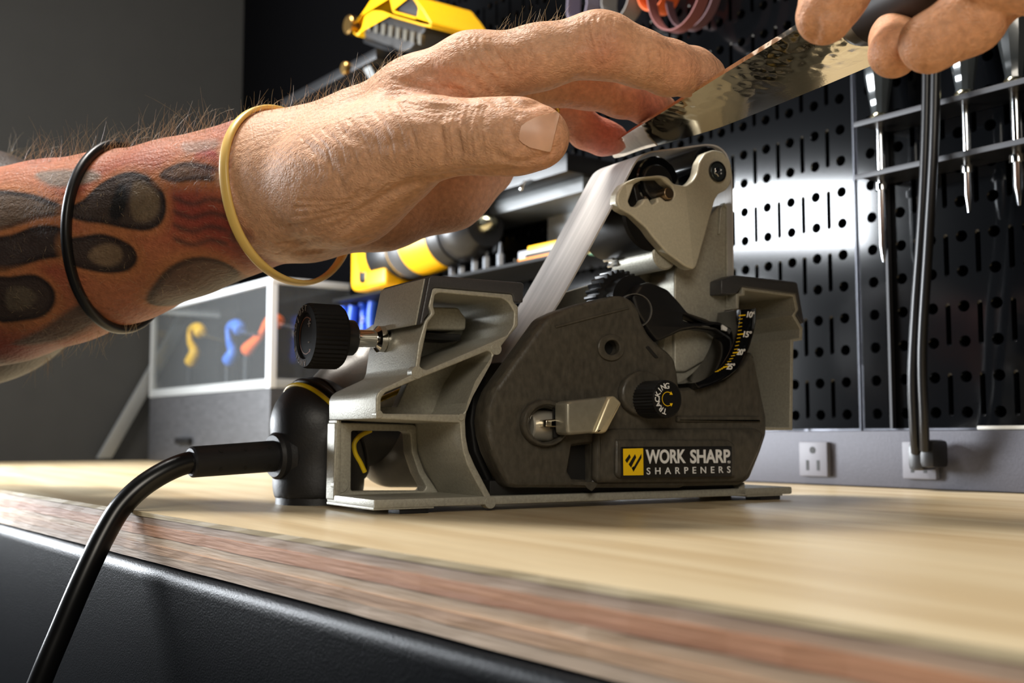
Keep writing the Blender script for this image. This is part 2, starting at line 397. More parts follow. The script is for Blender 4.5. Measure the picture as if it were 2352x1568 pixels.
link('drawer_front', boxO(bp(S_NEAR+0.02, BD-0.035, -0.19), EW*(S_END-S_NEAR-0.04), NW*0.03, (0, 0, -0.30), 0.005, 3), framem, bench, 40)
for s in (S_NEAR+0.03, S_END-0.09):
    for t in (0.02, BD-0.09): link('leg', boxO(bp(s, t, -0.9), EW*0.06, NW*0.06, (0, 0, 0.88), 0.003), framem, bench, 40)

# ------------------------------------------------------------------ pegboard panels with real holes
pegm = M('pegboard_gloss_black', (8, 9, 11), 0.09)
PW = 0.0207
def pegboard(name, s0, s1, z0, z1, off, label):
    """vertical columns: holes at pitch PW, slots between them at pitch 2 PW"""
    V, Fc = [], []
    def ringcell(a0, a1, b0, b1, inner):
        N = len(inner); cx, cy = (a0+a1)/2, (b0+b1)/2; base = len(V)
        outer = []
        for (x, y) in inner:
            dx, dy = (x-cx)/((a1-a0)/2), (y-cy)/((b1-b0)/2); m = max(abs(dx), abs(dy), 1e-9); outer.append([cx+dx/m*(a1-a0)/2, cy+dy/m*(b1-b0)/2])
        for (X, Y) in ((a0, b0), (a1, b0), (a1, b1), (a0, b1)):
            j = min(range(N), key=lambda q: (outer[q][0]-X)**2+(outer[q][1]-Y)**2); outer[j] = [X, Y]
        for q in outer: V.append(wp(q[0], q[1], off))
        for q in inner: V.append(wp(cx+(q[0]-cx)*1.18, cy+(q[1]-cy)*1.10, off))
        for q in inner: V.append(wp(q[0], q[1], off-0.0008))
        for q in inner: V.append(wp(q[0], q[1], off-0.004))
        for k in range(N):
            k2 = (k+1) % N
            for l in range(3): Fc.append((base+l*N+k, base+l*N+k2, base+(l+1)*N+k2, base+(l+1)*N+k))
    ncol = max(1, int(round((s1-s0)/PW))); w = (s1-s0)/ncol; nrow = int((z1-z0)/(2*PW)); z1 = z0+nrow*2*PW
    r = PW*0.155
    for c in range(ncol):
        a = s0+c*w; hx = a+w*0.5
        for rw in range(nrow*2):
            b = z0+rw*PW
            ringcell(a+w*0.22, a+w*0.78, b, b+PW, [(hx+r*math.cos(2*math.pi*(k+.5)/12), b+PW/2+r*math.sin(2*math.pi*(k+.5)/12)) for k in range(12)])
    sw = PW*0.07
    for c in range(ncol+1):
        a = s0+c*w; lo, hi = max(s0, a-w*0.22), min(s1, a+w*0.22)
        for rw in range(nrow):
            b = z0+rw*2*PW
            if lo == s0 or hi == s1:
                base = len(V); V.extend([wp(lo, b, off), wp(hi, b, off), wp(hi, b+2*PW, off), wp(lo, b+2*PW, off)]); Fc.append((base, base+1, base+2, base+3)); continue
            c0, c1_ = b+PW*0.5, b+PW*1.5
            inner = [(a+sw*math.cos(t), c1_+sw*math.sin(t)) for t in np.linspace(0.15, math.pi-0.15, 4)]+[(a+sw*math.cos(t), c0+sw*math.sin(t)) for t in np.linspace(math.pi+0.15, 2*math.pi-0.15, 4)]
            ringcell(lo, hi, b, b+2*PW, inner)
    o = tag(link(name, fixn(pyd(V, Fc)), pegm), label, 'pegboard')
    # folded flange all round
    fl = []
    for (sa, za, ds, dz) in ((s0, z0, 0, z1-z0), (s1-0.0012, z0, 0, z1-z0)): fl.append(boxO(wp(sa, za, off), EW*0.0012, -NW*(off+0.018), (0, 0, dz)))
    for za in (z0, z1-0.0012): fl.append(boxO(wp(s0, za, off), EW*(s1-s0), -NW*(off+0.018), (0, 0, 0.0012)))
    fo = link('flange', join(fl), M('pegboard_edge', (120, 122, 130), 0.3, 0.6), o)
    return o
ZR = 0.0350
sE = wl(1975, 700, 0.004)[0]
sL = wl(553, 140, 0.004)[0]
zE = 0.035
sM = wl(1000, 600, 0.004)[0]
pegboard('pegboard_panel', sE+0.0015, sM, zE, 0.72, 0.004, 'long glossy black slotted pegboard panel behind the yellow drill')
pegboard('pegboard_panel', -1.0, sE-0.0015, zE, 0.72, 0.0055, 'glossy black slotted pegboard panel behind the screwdriver rack')
# ------------------------------------------------------------------ raceway with outlets
racem = M('raceway_grey', (70, 69, 76), 0.5, 0.2, 0.1, 600, 0.2, 900)
race = thing('power_raceway', 'grey metal outlet raceway along the wall at the back of the bench', 'power strip', tuple(wp(0, 0.0, 0.012)))
link('channel', boxO(wp(-1.0, 0.0005, -0.015), EW*(sL+1.0), NW*0.030, (0, 0, ZR-0.0007), 0.001, 2), racem, race, 40)
outm = M('outlet_grey', (104, 103, 110), 0.5)
def outlet(px, py):
    s, z = wl(px, py, 0.018); w, h = 0.0225, 0.0222
    fo = link('outlet', boxO(wp(s-w/2, z-h/2, 0.0145), EW*w, NW*0.0045, (0, 0, h), 0.0012, 2), outm, race, 40)
    for ds in (-0.0042, 0.0042):
        link('slot', boxO(wp(s-ds-0.0011, z-0.0072, 0.0188), EW*0.0022, NW*0.0004, (0, 0, 0.0065)), darkm, fo)
    link('ground_hole', cyl(wp(s, z+0.0058, 0.0186), wp(s, z+0.0058, 0.0193), 0.0022, 14), darkm, fo)
    return s, z
oA = outlet(1869, 1054); oB = outlet(2112, 1057)
# slim pale bar lying on top of the raceway
s0, z0 = wl(2255, 985, 0.008)
tag(link('white_bar', boxO(wp(s0, ZR+0.0001, 0.004), -EW*0.16, NW*0.009, (0, 0, 0.0022), 0.0005), M('pale_bar', (210, 208, 200), 0.4)), 'slim pale bar lying on top of the grey raceway', 'bar')
# ================================================================== BELT SHARPENER
sh = thing('belt_sharpener', 'grey and black electric belt sharpener with yellow logo on the plywood bench', 'sharpener', (0.11, 0.025, 0.0))
DP = 0.050                                              # depth of the casting
k1 = lambda L: [c1(p) for p in L]
k2 = lambda L: [c2(p) for p in L]
k3 = lambda L: [c3(p) for p in L]

# --- left bracket: ribbed casting, run straight back
outer = k1([(1003, 152), (1455, 191), (1466, 200), (1470, 240), (1494, 262), (1494, 372), (1425, 455), (1345, 560), (1250, 700), (1205, 820), (1187, 920), (1191, 1020), (1206, 1100), (1240, 1180), (1292, 1280), (1350, 1390), (1368, 1420),
            (1306, 1420), (1300, 1372), (1250, 1285), (1196, 1180), (1172, 1100), (1160, 1020), (1156, 938), (668, 914), (668, 790), (680, 760), (705, 738), (880, 655), (895, 620), (915, 470), (952, 345), (985, 305), (985, 292), (972, 265), (990, 165)])
cellA = rnd(k1([(1010, 192), (1035, 182), (1400, 215), (1438, 240), (1470, 292), (1466, 370), (1432, 428), (1330, 472), (960, 632), (922, 612), (932, 545), (972, 352), (1014, 302), (1000, 262)]), 5, 3)
cellB = rnd(k1([(1318, 520), (1342, 536), (1330, 585), (1222, 780), (1186, 870), (1168, 888), (712, 884), (697, 870), (697, 795), (722, 762), (900, 688), (1100, 608)]), 5, 3)
frame = plate('frame_casting', [rnd(outer, 4, 2), cellA, cellB], 0.0, DP, cast, sh, 0.0006)
tag(frame, 'champagne grey cast aluminium bracket with open ribbed cells')
for (bx_, by_) in ((905, 645), (1364, 508), (1160, 905), (1330, 1400), (685, 888)):   # ejector-pin bosses on the rib joints
    v = onY(*c1((bx_, by_)), 0.0); r = 0.0026 if bx_ not in (685, 1160) else 0.0015
    link('boss', cyl((v[0], -0.0004, v[2]), (v[0], 0.004, v[2]), r, 20, 0.0001), cast, frame, 30)
# back panel of the foot with its window
Yp = 0.0415
panel = plate('foot_panel', [rnd(k1([(430, 935), (890, 948), (905, 965), (910, 1110), (950, 1220), (1030, 1340), (1030, 1365), (420, 1388)]), 4, 3),
      rnd(k1([(535, 982), (850, 985), (868, 1000), (875, 1110), (915, 1230), (960, 1310), (945, 1333), (530, 1335), (522, 1325), (525, 990)]), 4, 3)], Yp, Yp+0.009, cast, sh, 0.0006)
v = onY(*c1((462, 1298)), Yp); link('boss', cyl((v[0], Yp-0.0004, v[2]), (v[0], Yp+0.003, v[2]), 0.0034, 22, 0.0001), cast, panel, 30)
xl = onY(*c1((668, 850)), 0.0)[0]; zt = onY(*c1((668, 914)), 0.0)[2]
link('side_web', box(xl, xl+0.0022, Yp-0.0005, DP, 0.002, zt, 0.0004), cast, panel, 40)
# partition inside the middle cell with the small window
Yq = 0.030
link_ = plate('partition', [k1([(560, 760), (700, 700), (1225, 500), (1160, 905), (560, 905)]), rnd(k1([(575, 790), (655, 755), (852, 672), (862, 686), (790, 845), (575, 845)]), 4, 3)], Yq, Yq+0.006, cast, sh, 0.0005)
# curved inner wall seen through the cell
# adjuster block inside the upper cell
Yb = 0.026
blk = plate('adjuster_block', [rnd(k1([(1010-130, 262), (1150, 268), (1168, 300), (1195, 330), (1190, 400), (870, 395)]), 8, 4)], Yb, DP-0.002, cast, sh, 0.0012)
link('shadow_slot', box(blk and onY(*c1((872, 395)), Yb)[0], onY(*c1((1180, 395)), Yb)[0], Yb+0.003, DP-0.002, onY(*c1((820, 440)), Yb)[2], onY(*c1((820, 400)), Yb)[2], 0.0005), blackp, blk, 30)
plate('back_web', [k1([(745, 290), (1225, 330), (1225, 420), (1090, 500), (690, 640)])], DP-0.004, DP-0.0005, cast, sh, 0.0003)
# --- left guide cap
cap = plate('guide_cap', [rnd(k1([(975, 92), (990, 80), (1515, 122), (1527, 132), (1522, 240), (1468, 236), (1460, 196), (1450, 190), (1012, 152), (1000, 156), (985, 215), (968, 262), (980, 296), (950, 335), (945, 360), (922, 368), (925, 345)]), 3, 2)], -0.0006, DP-0.004, capm, sh, 0.0007)
ca_, cb_ = onY(*c1((977, 96)), -0.0006), onY(*c1((924, 366)), -0.0006)
link('cap_side', boxO((cb_[0]-0.0003, 0.0022, cb_[2]), (ca_[0]-cb_[0], 0, ca_[2]-cb_[2]), (-0.0008, 0, 0), (0, DP-0.0070, 0), 0.0003), cast, cap, 40)
# --- base plate, rubber pads
xb0, xb1 = onY(859, 1183, 0.0)[0], onY(1820, 1150, 0.0)[0]
base = link('base_plate', join([box(xb0, xb1, 0.0, 0.05, 0.0026, 0.0062, 0.0008), box(xb0, xb0+0.027, 0.0005, 0.05, 0.0019, 0.0030, 0.0003), box(xb1-0.030, xb1-0.006, 0.0005, 0.05, 0.0019, 0.0030, 0.0003)]), cast, sh, 40)
for x in (onY(945, 1180, 0.004)[0], onY(1762, 1158, 0.004)[0]):
    for y in (0.0015, 0.037): link('rubber_foot', box(x-0.0066, x+0.0066, y, y+0.011, 0.0, 0.0026, 0.0004), rubber, sh, 40)
plate('post', [k2([(1672, 1345), (1705, 1320), (1712, 1385), (1722, 1402), (1655, 1402), (1668, 1385)])], 0.0, DP, cast, sh, 0.0004)
# --- right bracket
rb = plate('right_bracket', [stroke(k2([(1660, 240), (1662, 155), (1697, 150), (1697, 116), (2013, 156), (2032, 250), (2010, 282), (2058, 362), (2054, 426), (2000, 436), (1993, 985), (1760, 980)]), 6.5)], 0.002, DP, cast, sh, 0.0004)
plateW('bracket_back', [[(0.196, 0.036), (onY(*c2((1992, 900)), 0.002)[0], 0.036), (onY(*c2((1992, 400)), 0.002)[0], onY(*c2((1992, 430)), 0.002)[2]), (onY(*c2((2015, 160)), 0.002)[0], onY(*c2((2013, 158)), 0.002)[2]), (0.196, onY(*c2((1750, 126)), 0.002)[2])]], DP-0.006, DP-0.001, cast, rb, 0.0003)
for zc in (200, 260, 330):
    z = onY(*c2((1900, zc)), 0.002)[2]; link('ridge', box(0.206, onY(*c2((2005, zc)), 0.002)[0], DP-0.010, DP-0.004, z-0.0012, z+0.0012, 0.0006), cast, rb, 40)
plate('guide_cap', [rnd(k2([(1560, 62), (1640, 30), (2020, 72), (2034, 84), (2075, 325), (2058, 335), (2022, 275), (2042, 246), (2026, 150), (1690, 104), (1650, 150), (1560, 150)]), 3, 2)], 0.0015, DP-0.003, capm, sh, 0.0006)
# --- rear plate of the machine
rear = plate('rear_plate', [rnd(k2([(-60, 620), (330, 215), (800, 75), (1260, 60), (1640, 60), (1660, 1290), (1500, 1360), (60, 1360), (0, 1200)]), 4, 2), [c2(p) for p in circ(62, 1303, 24, 14)], [c2(p) for p in circ(170, 1318, 24, 14)]], DP-0.004, DP, M('rear_plate_grey', (120, 117, 106), 0.45, 0.6, 0.12, 700), sh, 0.0005)
plate('belt_guard', [rnd(k2([(60, 640), (110, 660), (80, 760), (45, 940), (75, 1130), (160, 1330), (115, 1330), (25, 1130), (0, 940), (20, 760)]), 4, 2)], 0.012, 0.030, darkm, sh, 0.001)
link('lower_tray', box(onY(*c2((150, 1350)), 0.0)[0], onY(*c2((1670, 1350)), 0.0)[0], 0.004, DP-0.004, 0.0062, 0.0125, 0.0008), darkm, sh, 40)

# --- cassette cover
Yc = -0.0060
lever_hole = [c2(p) for p in circ(490, 962, 108, 28)]
slot = rnd(k2([(640, 1094), (764, 1080), (768, 1300), (752, 1332), (728, 1300), (640, 1296), (615, 1250), (632, 1150)]), 3, 2)
bush_hole = [c2(p) for p in circ(888, 482, 46, 20)]
cas_out = rnd(k2([(470, 296), (560, 252), (720, 200), (900, 158), (962, 158), (1020, 192), (1052, 240), (1074, 320), (1112, 395), (1165, 455), (1235, 505), (1278, 555), (1296, 640), (1306, 735), (1420, 722), (1560, 690), (1680, 600), (1752, 500), (1775, 560), (1848, 915), (1848, 1020), (1812, 1130), (1745, 1295), (1690, 1335), (1340, 1342), (1320, 1352), (285, 1352), (245, 1336), (190, 1240), (140, 1130), (108, 1020), (100, 940), (112, 840), (150, 740)]), 7, 3)
cover = plate('cassette_cover', [cas_out, lever_hole, slot, bush_hole], Yc, 0.0065, cassm, sh, 0.0026, 30, 2)
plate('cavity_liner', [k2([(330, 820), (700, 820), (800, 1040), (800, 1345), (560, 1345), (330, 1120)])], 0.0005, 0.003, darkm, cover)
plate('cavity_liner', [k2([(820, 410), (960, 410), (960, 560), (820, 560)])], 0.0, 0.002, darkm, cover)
# raised lower box, recessed grooves, ribs
lower = plate('lower_housing', [rnd(k2([(786, 1010), (905, 985), (1795, 985), (1836, 1022), (1800, 1130), (1722, 1290), (1690, 1312), (1340, 1318), (800, 1322), (782, 1290)]), 6, 3)], Yc-0.0032, Yc+0.002, cassm, cover, 0.0022, 30)
logo_frame = plate('logo_frame', [rnd(k2([(905, 1052), (1610, 1052), (1650, 1085), (1650, 1290), (930, 1296), (905, 1270)]), 6, 3)], Yc-0.0048, Yc-0.002, cassm, lower, 0.0014, 30)
plate('rib', [rnd(k2([(1290, 905), (1800, 905), (1815, 945), (1290, 945)]), 4, 3)], Yc-0.0016, Yc+0.001, cassm, cover, 0.0012, 30)
plate('rib', [rnd(k2([(530, 345), (900, 250), (990, 232), (992, 240), (905, 262), (535, 360)]), 2, 2)], Yc-0.0007, Yc+0.001, cassm, cover, 0.0004, 30)
plate('lever_boss', [[c2(p) for p in circ(478, 950, 148, 28)], [c2(p) for p in circ(482, 955, 116, 28)]], Yc-0.0034, Yc+0.001, cassm, cover, 0.0012, 30)
plate('bushing', [[c2(p) for p in circ(880, 480, 84, 28)], [c2(p) for p in circ(884, 481, 46, 28)]], Yc-0.0012, Yc+0.002, cassm, cover, 0.0006, 30)
plate('knob_boss', [[c2(p) for p in circ(1085, 765, 142, 28)]], Yc-0.0036, Yc+0.001, cassm, cover, 0.0018, 30)
plate('groove', [rnd(k2([(1090, 478), (1108, 470), (1172, 545), (1150, 548)]), 3, 2)], Yc-0.0004, Yc+0.001, darkm, cover, 0.0001, 30)
# --- logo label
Yl = Yc-0.0052
lab = plate('logo_label', [rnd(k2([(936, 1098), (1626, 1093), (1626, 1284), (940, 1292)]), 3, 3)], Yl, Yl+0.001, labelb, logo_frame, 0.00015)
plate('yellow_square', [k2([(950, 1109), (1074, 1106), (1076, 1273), (952, 1275)])], Yl-0.00015, Yl+0.0003, yelp, lab)
for L in ([(963, 1180), (990, 1143), (997, 1162), (974, 1198)], [(985, 1206), (1024, 1143), (1031, 1163), (999, 1226)], [(1013, 1228), (1064, 1140), (1064, 1166), (1014, 1252)], [(1003, 1228), (1016, 1218), (1022, 1238), (1014, 1250)]):
    plate('logo_stripe', [k2(L)], Yl-0.0003, Yl-0.0001, labelb, lab)
def facetext(s, box_, Y, mat, parent, name, space=1.0, off=0.0, shear=0.0):
    """text filling the c2 box (x0,y0,x1,y1) on the plane y = Y"""
    x0, y0, x1, y1 = box_; a = onY(*c2((x0, (y0+y1)/2)), Y); b = onY(*c2((x1, (y0+y1)/2)), Y); t = onY(*c2(((x0+x1)/2, y0)), Y); u = onY(*c2(((x0+x1)/2, y1)), Y)
    me = fit(textmesh(s, 0.01, space, off, shear), b[0]-a[0], t[2]-u[2])
    place(me, ((a[0]+b[0])/2, Y, (t[2]+u[2])/2), EX, EZ); return link(name, me, mat, parent)
facetext('WORK', (1090, 1113, 1338, 1201), Yl-0.0002, whitep, lab, 'lettering', 0.98, 0.00028)
facetext('SHARP', (1366, 1113, 1614, 1199), Yl-0.0002, whitep, lab, 'lettering', 0.98, 0.00028)
facetext('SHARPENERS', (1096, 1222, 1616, 1264), Yl-0.0002, whitep, lab, 'lettering', 1.9, 0.0001)
facetext('®', (1598, 1182, 1616, 1200), Yl-0.0002, whitep, lab, 'lettering')

# --- tracking knob
ck = onY(*c2((1222, 800)), -0.0235); xk, zk = ck[0], ck[2]; rk = 0.0085
link('knob_stem', cyl((xk-0.0002, Yc+0.002, zk), (xk-0.0002, -0.012, zk), 0.0066, 28), blackp, cover, 30)
knob = link('tracking_knob', lathe([(rk*0.96, 0), (rk, 0.0006), (rk, 0.0135), (rk*0.965, 0.0145)], (xk, -0.0090, zk), (0, -1, 0), 72, (0.0005, 0.0136, 0.06)), blackp, cover, 25)
link('knob_face', cyl((xk, -0.0232, zk), (xk, -0.0238, zk), rk*0.90, 40, 0.0001), labelb, knob, 30)
def arctext(s, c, r, a_mid, da, size, right, up, nrm, mat, parent, name, flip=1):
    """letters on a circle in the plane (right, up); angles in degrees, clockwise reading"""
    right, up, c, nrm = (np.array(q, float) for q in (right, up, c, nrm)); n = len(s); out = []
    for i, ch in enumerate(s):
        if ch == ' ': continue
        a = math.radians(a_mid-(i-(n-1)/2)*da*flip); rd = right*math.cos(a)+up*math.sin(a); tg = right*math.sin(a)-up*math.cos(a)
        me = textmesh(ch, size, off=0.00004); place(me, c+rd*r+nrm*0.00012, tg, rd); out.append(me)
    return link(name, join(out), mat, parent)
kc = (xk, -0.0238, zk)
arctext('TRACKING', kc, rk*0.66, 172, 23, 0.0036, EX, EZ, (0, -1, 0), whitep, knob, 'lettering')
def arcline(c, r, w, a0, a1, right, up, nrm, mat, parent, arrows=(True, True), head=0.0011):
    right, up, c, nrm = (np.array(q, float) for q in (right, up, c, nrm)); V, Fc = [], []
    N = 24
    for k in range(N+1):
        a = math.radians(a0+(a1-a0)*k/N); rd = right*math.cos(a)+up*math.sin(a)
        V += [c+rd*(r-w/2)+nrm*0.0002, c+rd*(r+w/2)+nrm*0.0002]
    for k in range(N): Fc.append((2*k, 2*k+1, 2*k+3, 2*k+2))
    for on, a, sg in ((arrows[0], a0, -1), (arrows[1], a1, 1)):
        if not on: continue
        a = math.radians(a); rd = right*math.cos(a)+up*math.sin(a); tg = (-right*math.sin(a)+up*math.cos(a))*sg*(1 if a1 > a0 else -1); b = len(V)
        V += [c+rd*(r-head*0.8)+nrm*0.0002, c+rd*(r+head*0.8)+nrm*0.0002, c+rd*r+tg*head*1.4+nrm*0.0002]; Fc.append((b, b+1, b+2))
    return link('arrow', fixn(pyd(V, Fc)), mat, parent)
arcline(kc, rk*0.36, 0.0003, 60, 300, EX, EZ, (0, -1, 0), yelp, knob)

# --- belt release lever
lv = onY(*c2((485, 965)), -0.002)
xb_a, xb_b = onY(*c2((384, 970)), -0.003)[0], onY(*c2((566, 970)), -0.003)[0]
barrel = link('lever_barrel', lathe([(0.0066, 0), (0.0072, 0.0006), (0.0072, xb_b-xb_a-0.0006), (0.0066, xb_b-xb_a)], (xb_a, 0.0020, lv[2]), (1, 0, 0), 40), M('sleeve_chrome', (206, 200, 186), 0.28, 0.6), cover, 40)
plate('lever_neck', [rnd(k2([(498, 932), (560, 922), (604, 925), (604, 972), (560, 978), (498, 975)]), 3, 2)], -0.0100, -0.0045, steel, barrel, 0.0006)
plate('lever_slot', [k2([(502, 926), (566, 926), (566, 982), (502, 982)])], -0.0060, -0.0045, darkm, barrel)
Yv = -0.0185
plate('lever_neck', [rnd(k2([(470, 930), (560, 922), (590, 925), (590, 972), (560, 978), (470, 975)]), 3, 2)], -0.0100, -0.0035, steel, barrel, 0.0006)
plate('lever_slot', [k2([(520, 850), (560, 850), (560, 1040), (520, 1040)])], -0.0072, -0.0060, darkm, barrel)
lever = plate('release_lever', [rnd(k2([(600, 826), (622, 812), (868, 786), (886, 800), (800, 985), (782, 1012), (622, 1026), (606, 1010), (600, 955)]), 5, 3)], Yv, Yv+0.010, M('lever_alloy', (150, 146, 132), 0.36, 0.5, 0.1, 300), cover, 0.0016, 35, 3)
plate('lever_grip', [rnd(k2([(862, 788), (900, 780), (946, 826), (852, 1006), (826, 1016), (770, 1012)]), 5, 3)], Yv-0.0016, Yv+0.008, M('lever_tip_alloy', (206, 194, 162), 0.36, 0.6, 0.06, 500), lever, 0.0014, 35, 3)

# --- angle scale: curved band with ticks
Ys = -0.0105
arc_o = catmull(k2([(1776, 236), (1772, 330), (1752, 420), (1722, 510), (1672, 596), (1600, 662), (1515, 705), (1420, 738)]), 5)
arc_i = catmull(k2([(1678, 246), (1670, 330), (1650, 405), (1620, 485), (1576, 565), (1520, 630), (1455, 678), (1396, 700)]), 5)
scale = plate('angle_scale', [[tuple(p) for p in arc_o]+[tuple(p) for p in arc_i[::-1]]], Ys, 0.006, gloss, sh, 0.0004, 30)
rim_i = [tuple(np.array(p)*0.93+np.array(q)*0.07) for p, q in zip(arc_o, arc_i)]
plate('scale_rim', [[tuple(p) for p in arc_o]+rim_i[::-1]], Ys-0.0006, Ys+0.0004, gloss, scale, 0.0002)
def tick(a, b, w):  # c2 points
    plate('tick', [stroke(k2([a, b]), w)], Ys-0.00015, Ys+0.0001, yelp, scale)
ti = [(1674, 281), (1665, 398), (1636, 512), (1576, 600)]
def along(u):  # 0..3 = 10..25 degrees, on the inner edge
    i = min(int(u), 2); f = u-i; P = [np.array(p, float) for p in ti]; ext = [2*P[0]-P[1]]+P+[2*P[3]-P[2]+np.array([-10, -20.0])]
    p0, p1, p2, p3 = ext[i], ext[i+1], ext[i+2], ext[i+3]
    return 0.5*((2*p1)+(-p0+p2)*f+(2*p0-5*p1+4*p2-p3)*f*f+(-p0+3*p1-3*p2+p3)*f**3)
for k in range(20):
    u = k/5.0; p = along(min(u, 3.0)) if u <= 3 else np.array(ti[3])+np.array([-38, 22.0])*(u-3)/0.6
    major = k % 5 == 0
    a = (p[0]-4, p[1]+2); b = (p[0]+(36 if major else 18), p[1]-2)
    tick(a, b, 2.6 if major else 1.3)
for s, x, y in (('10°', 1744, 276), ('15°', 1722, 398), ('20°', 1682, 508), ('25°', 1618, 598)):
    facetext(s, (x-28, y-20, x+26, y+20), Ys-0.0002, whitep, scale, 'lettering', 0.9, 0.00018, 0.25)

# --- column and arm
col = plate('column', [rnd(k3([(935, 820), (1010, 640), (1120, 520), (1188, 432), (1262, 426), (1264, 1040), (1225, 1045), (1200, 1180), (1120, 1330), (1000, 1400), (935, 1400)]), 5, 3)], 0.010, 0.036, cast, sh, 0.001)
plate('column_rib', [rnd(stroke(k3([(1196, 600), (1206, 450), (1226, 424), (1243, 450), (1243, 1030)]), 3.4), 1, 2)], 0.0085, 0.012, cast, col, 0.0004)
plate('inner_bracket', [rnd(k3([(735, 830), (930, 812), (930, 1180), (895, 1260), (830, 1290), (735, 1000)]), 4, 2)], 0.030, 0.040, cast, sh, 0.0006)
link('lower_bowl', cyl(onY(*c3((1090, 1290)), 0.012)*np.array([1, 0, 1])+np.array([0, 0.012, 0]), onY(*c3((1090, 1290)), 0.012)*np.array([1, 0, 1])+np.array([0, 0.038, 0]), 0.0255, 40, 0.002), cast, col, 40)
def rolY(name, p3, Yn, Yf, r, mat, parent=sh, bev=0.0006, n=40, Yread=None):
    v = onY(*c3(p3), Yn if Yread is None else Yread); return link(name, cyl((v[0], Yn, v[2]), (v[0], Yf, v[2]), r, n, bev), mat, parent, 35)
drum = rolY('contact_roller', (842, 300), 0.003, 0.042, 0.0128, gloss)
rolY('roller_hub', (842, 300), 0.0012, 0.004, 0.0088, blackp, drum)
roll2 = rolY('idler_roller', (1140, 205), 0.002, 0.042, 0.0098, gloss)
arm = rolY('arm_barrel', (800, 500), 0.004, 0.041, 0.0165, M('arm_black', (12, 12, 13), 0.45, spec=0.2), sh, 0.0012)
rolY('pivot_shaft', (880, 720), 0.004, 0.038, 0.0072, cast, sh, 0.0008)
plate('arm_body', [rnd(k3([(800, 360), (1060, 300), (1120, 420), (1060, 640), (900, 700), (790, 600)]), 8, 3)], 0.008, 0.030, blackp, sh, 0.001)
# guide fin with the toothed window
fin_o = rnd(k3([(1042, 806), (1005, 790), (905, 705), (832, 610), (800, 560), (722, 482), (658, 442), (640, 402), (645, 350), (672, 300), (722, 270), (850, 257), (892, 266), (935, 308), (1000, 320), (1040, 292), (1066, 250), (1080, 180), (1112, 130), (1162, 109), (1216, 122), (1260, 180), (1273, 250), (1260, 310), (1236, 345), (1192, 366), (1170, 402), (1062, 790)]), 6, 3)
fin_h = rnd(k3([(704, 400), (734, 298), (770, 277), (858, 276), (888, 302), (926, 328), (940, 366), (926, 396), (898, 404), (870, 378), (848, 386), (852, 406), (828, 422), (808, 384), (784, 386), (772, 412), (746, 432), (718, 430)]), 3, 2)
Yf = -0.0045
fin = plate('guide_fin', [fin_o, fin_h], Yf, Yf+0.0058, M('fin_alloy', (186, 180, 160), 0.44, 0.35, 0.08, 900, 0.2, 1500), sh, 0.0009, 30)
bm = bmesh.new(); bm.from_mesh(fin.data); off = np.array(world_loc(sh))
A, B = onY(*c3((995, 315)), Yf), onY(*c3((1046, 800)), Yf); dv = (B-A); nx = np.array([-dv[2], 0, dv[0]]); nx /= np.linalg.norm(nx)
if nx[0] < 0: nx = -nx
bmesh.ops.bisect_plane(bm, geom=bm.verts[:]+bm.edges[:]+bm.faces[:], plane_co=Vector(A-off), plane_no=Vector(nx))
zlim = onY(*c3((1000, 345)), Yf)[2]
for v in bm.verts:
    w_ = np.array(v.co)+off; d = float((w_-A)@nx)
    if w_[2] < zlim+0.004 and d < 0: v.co.y += -d*0.16*min(1.0, max(0.0, (zlim+0.004-w_[2])/0.004))
bm.to_mesh(fin.data); bm.free(); shade(fin.data, 8)
bolt = rolY('bolt', (1187, 237), Yf-0.0012, Yf+0.002, 0.0046, M('zinc_bolt', (120, 130, 128), 0.30, 1.0, 0.1, 500), fin, 0.0004)
bv = onY(*c3((1187, 237)), Yf-0.0012)
link('bolt_ring', lathe([(0.0050, 0), (0.0051, 0.0016), (0.0046, 0.0016), (0.0046, 0)], (bv[0], Yf+0.0002, bv[2]), (0, -1, 0), 32), blackp, bolt, 30)
star = [(bv[0]+(0.0027 if k % 2 else 0.0019)*math.cos(math.pi*k/6), bv[2]+(0.0027 if k % 2 else 0.0019)*math.sin(math.pi*k/6)) for k in range(12)]
plateW('torx_socket', [star], Yf-0.0016, Yf-0.0008, chrome, bolt, 0.0003)
rolY('detent_pin', (904, 362), Yf-0.0006, 0.010, 0.0028, M('bronze_pin', (150, 128, 102), 0.35, 1.0), fin, 0.0003)
plate('fin_backing', [rnd(k3([(690, 300), (900, 262), (960, 380), (880, 470), (720, 440)]), 6, 3)], 0.0035, 0.008, blackp, fin, 0.001)
# --- gears
def gear(name, cx, cz, r, nt, a0, a1, Ya, Yb, depth, mat, fillr=0.0):
    pts = []; n = nt
    for k in range(n):
        for (f, rr) in ((0.0, r-depth), (0.22, r), (0.5, r), (0.72, r-depth)):
            a = math.radians(a0+(a1-a0)*(k+f)/n); pts.append((cx+rr*math.cos(a), cz+rr*math.sin(a)))
    if a1-a0 < 359: pts.append((cx+fillr*math.cos(math.radians(a1)), cz+fillr*math.sin(math.radians(a1)))); pts.append((cx+fillr*math.cos(math.radians(a0)), cz+fillr*math.sin(math.radians(a0))))
    return plateW(name, [pts], Ya, Yb, mat, sh, 0.0002)
g = onY(*c3((620, 1000)), 0.016); link('gear_hub', cyl((g[0], 0.006, g[2]), (g[0], 0.014, g[2]), 0.012, 32), blackp, gear('pinion_gear', g[0], g[2], 0.0158, 30, 0, 360, 0.014, 0.024, 0.0016, blackp), 30)
g2 = onY(*c3((858, 480)), 0.034); R2 = np.linalg.norm((onY(*c3((515, 640)), 0.034)-g2)[[0, 2]])
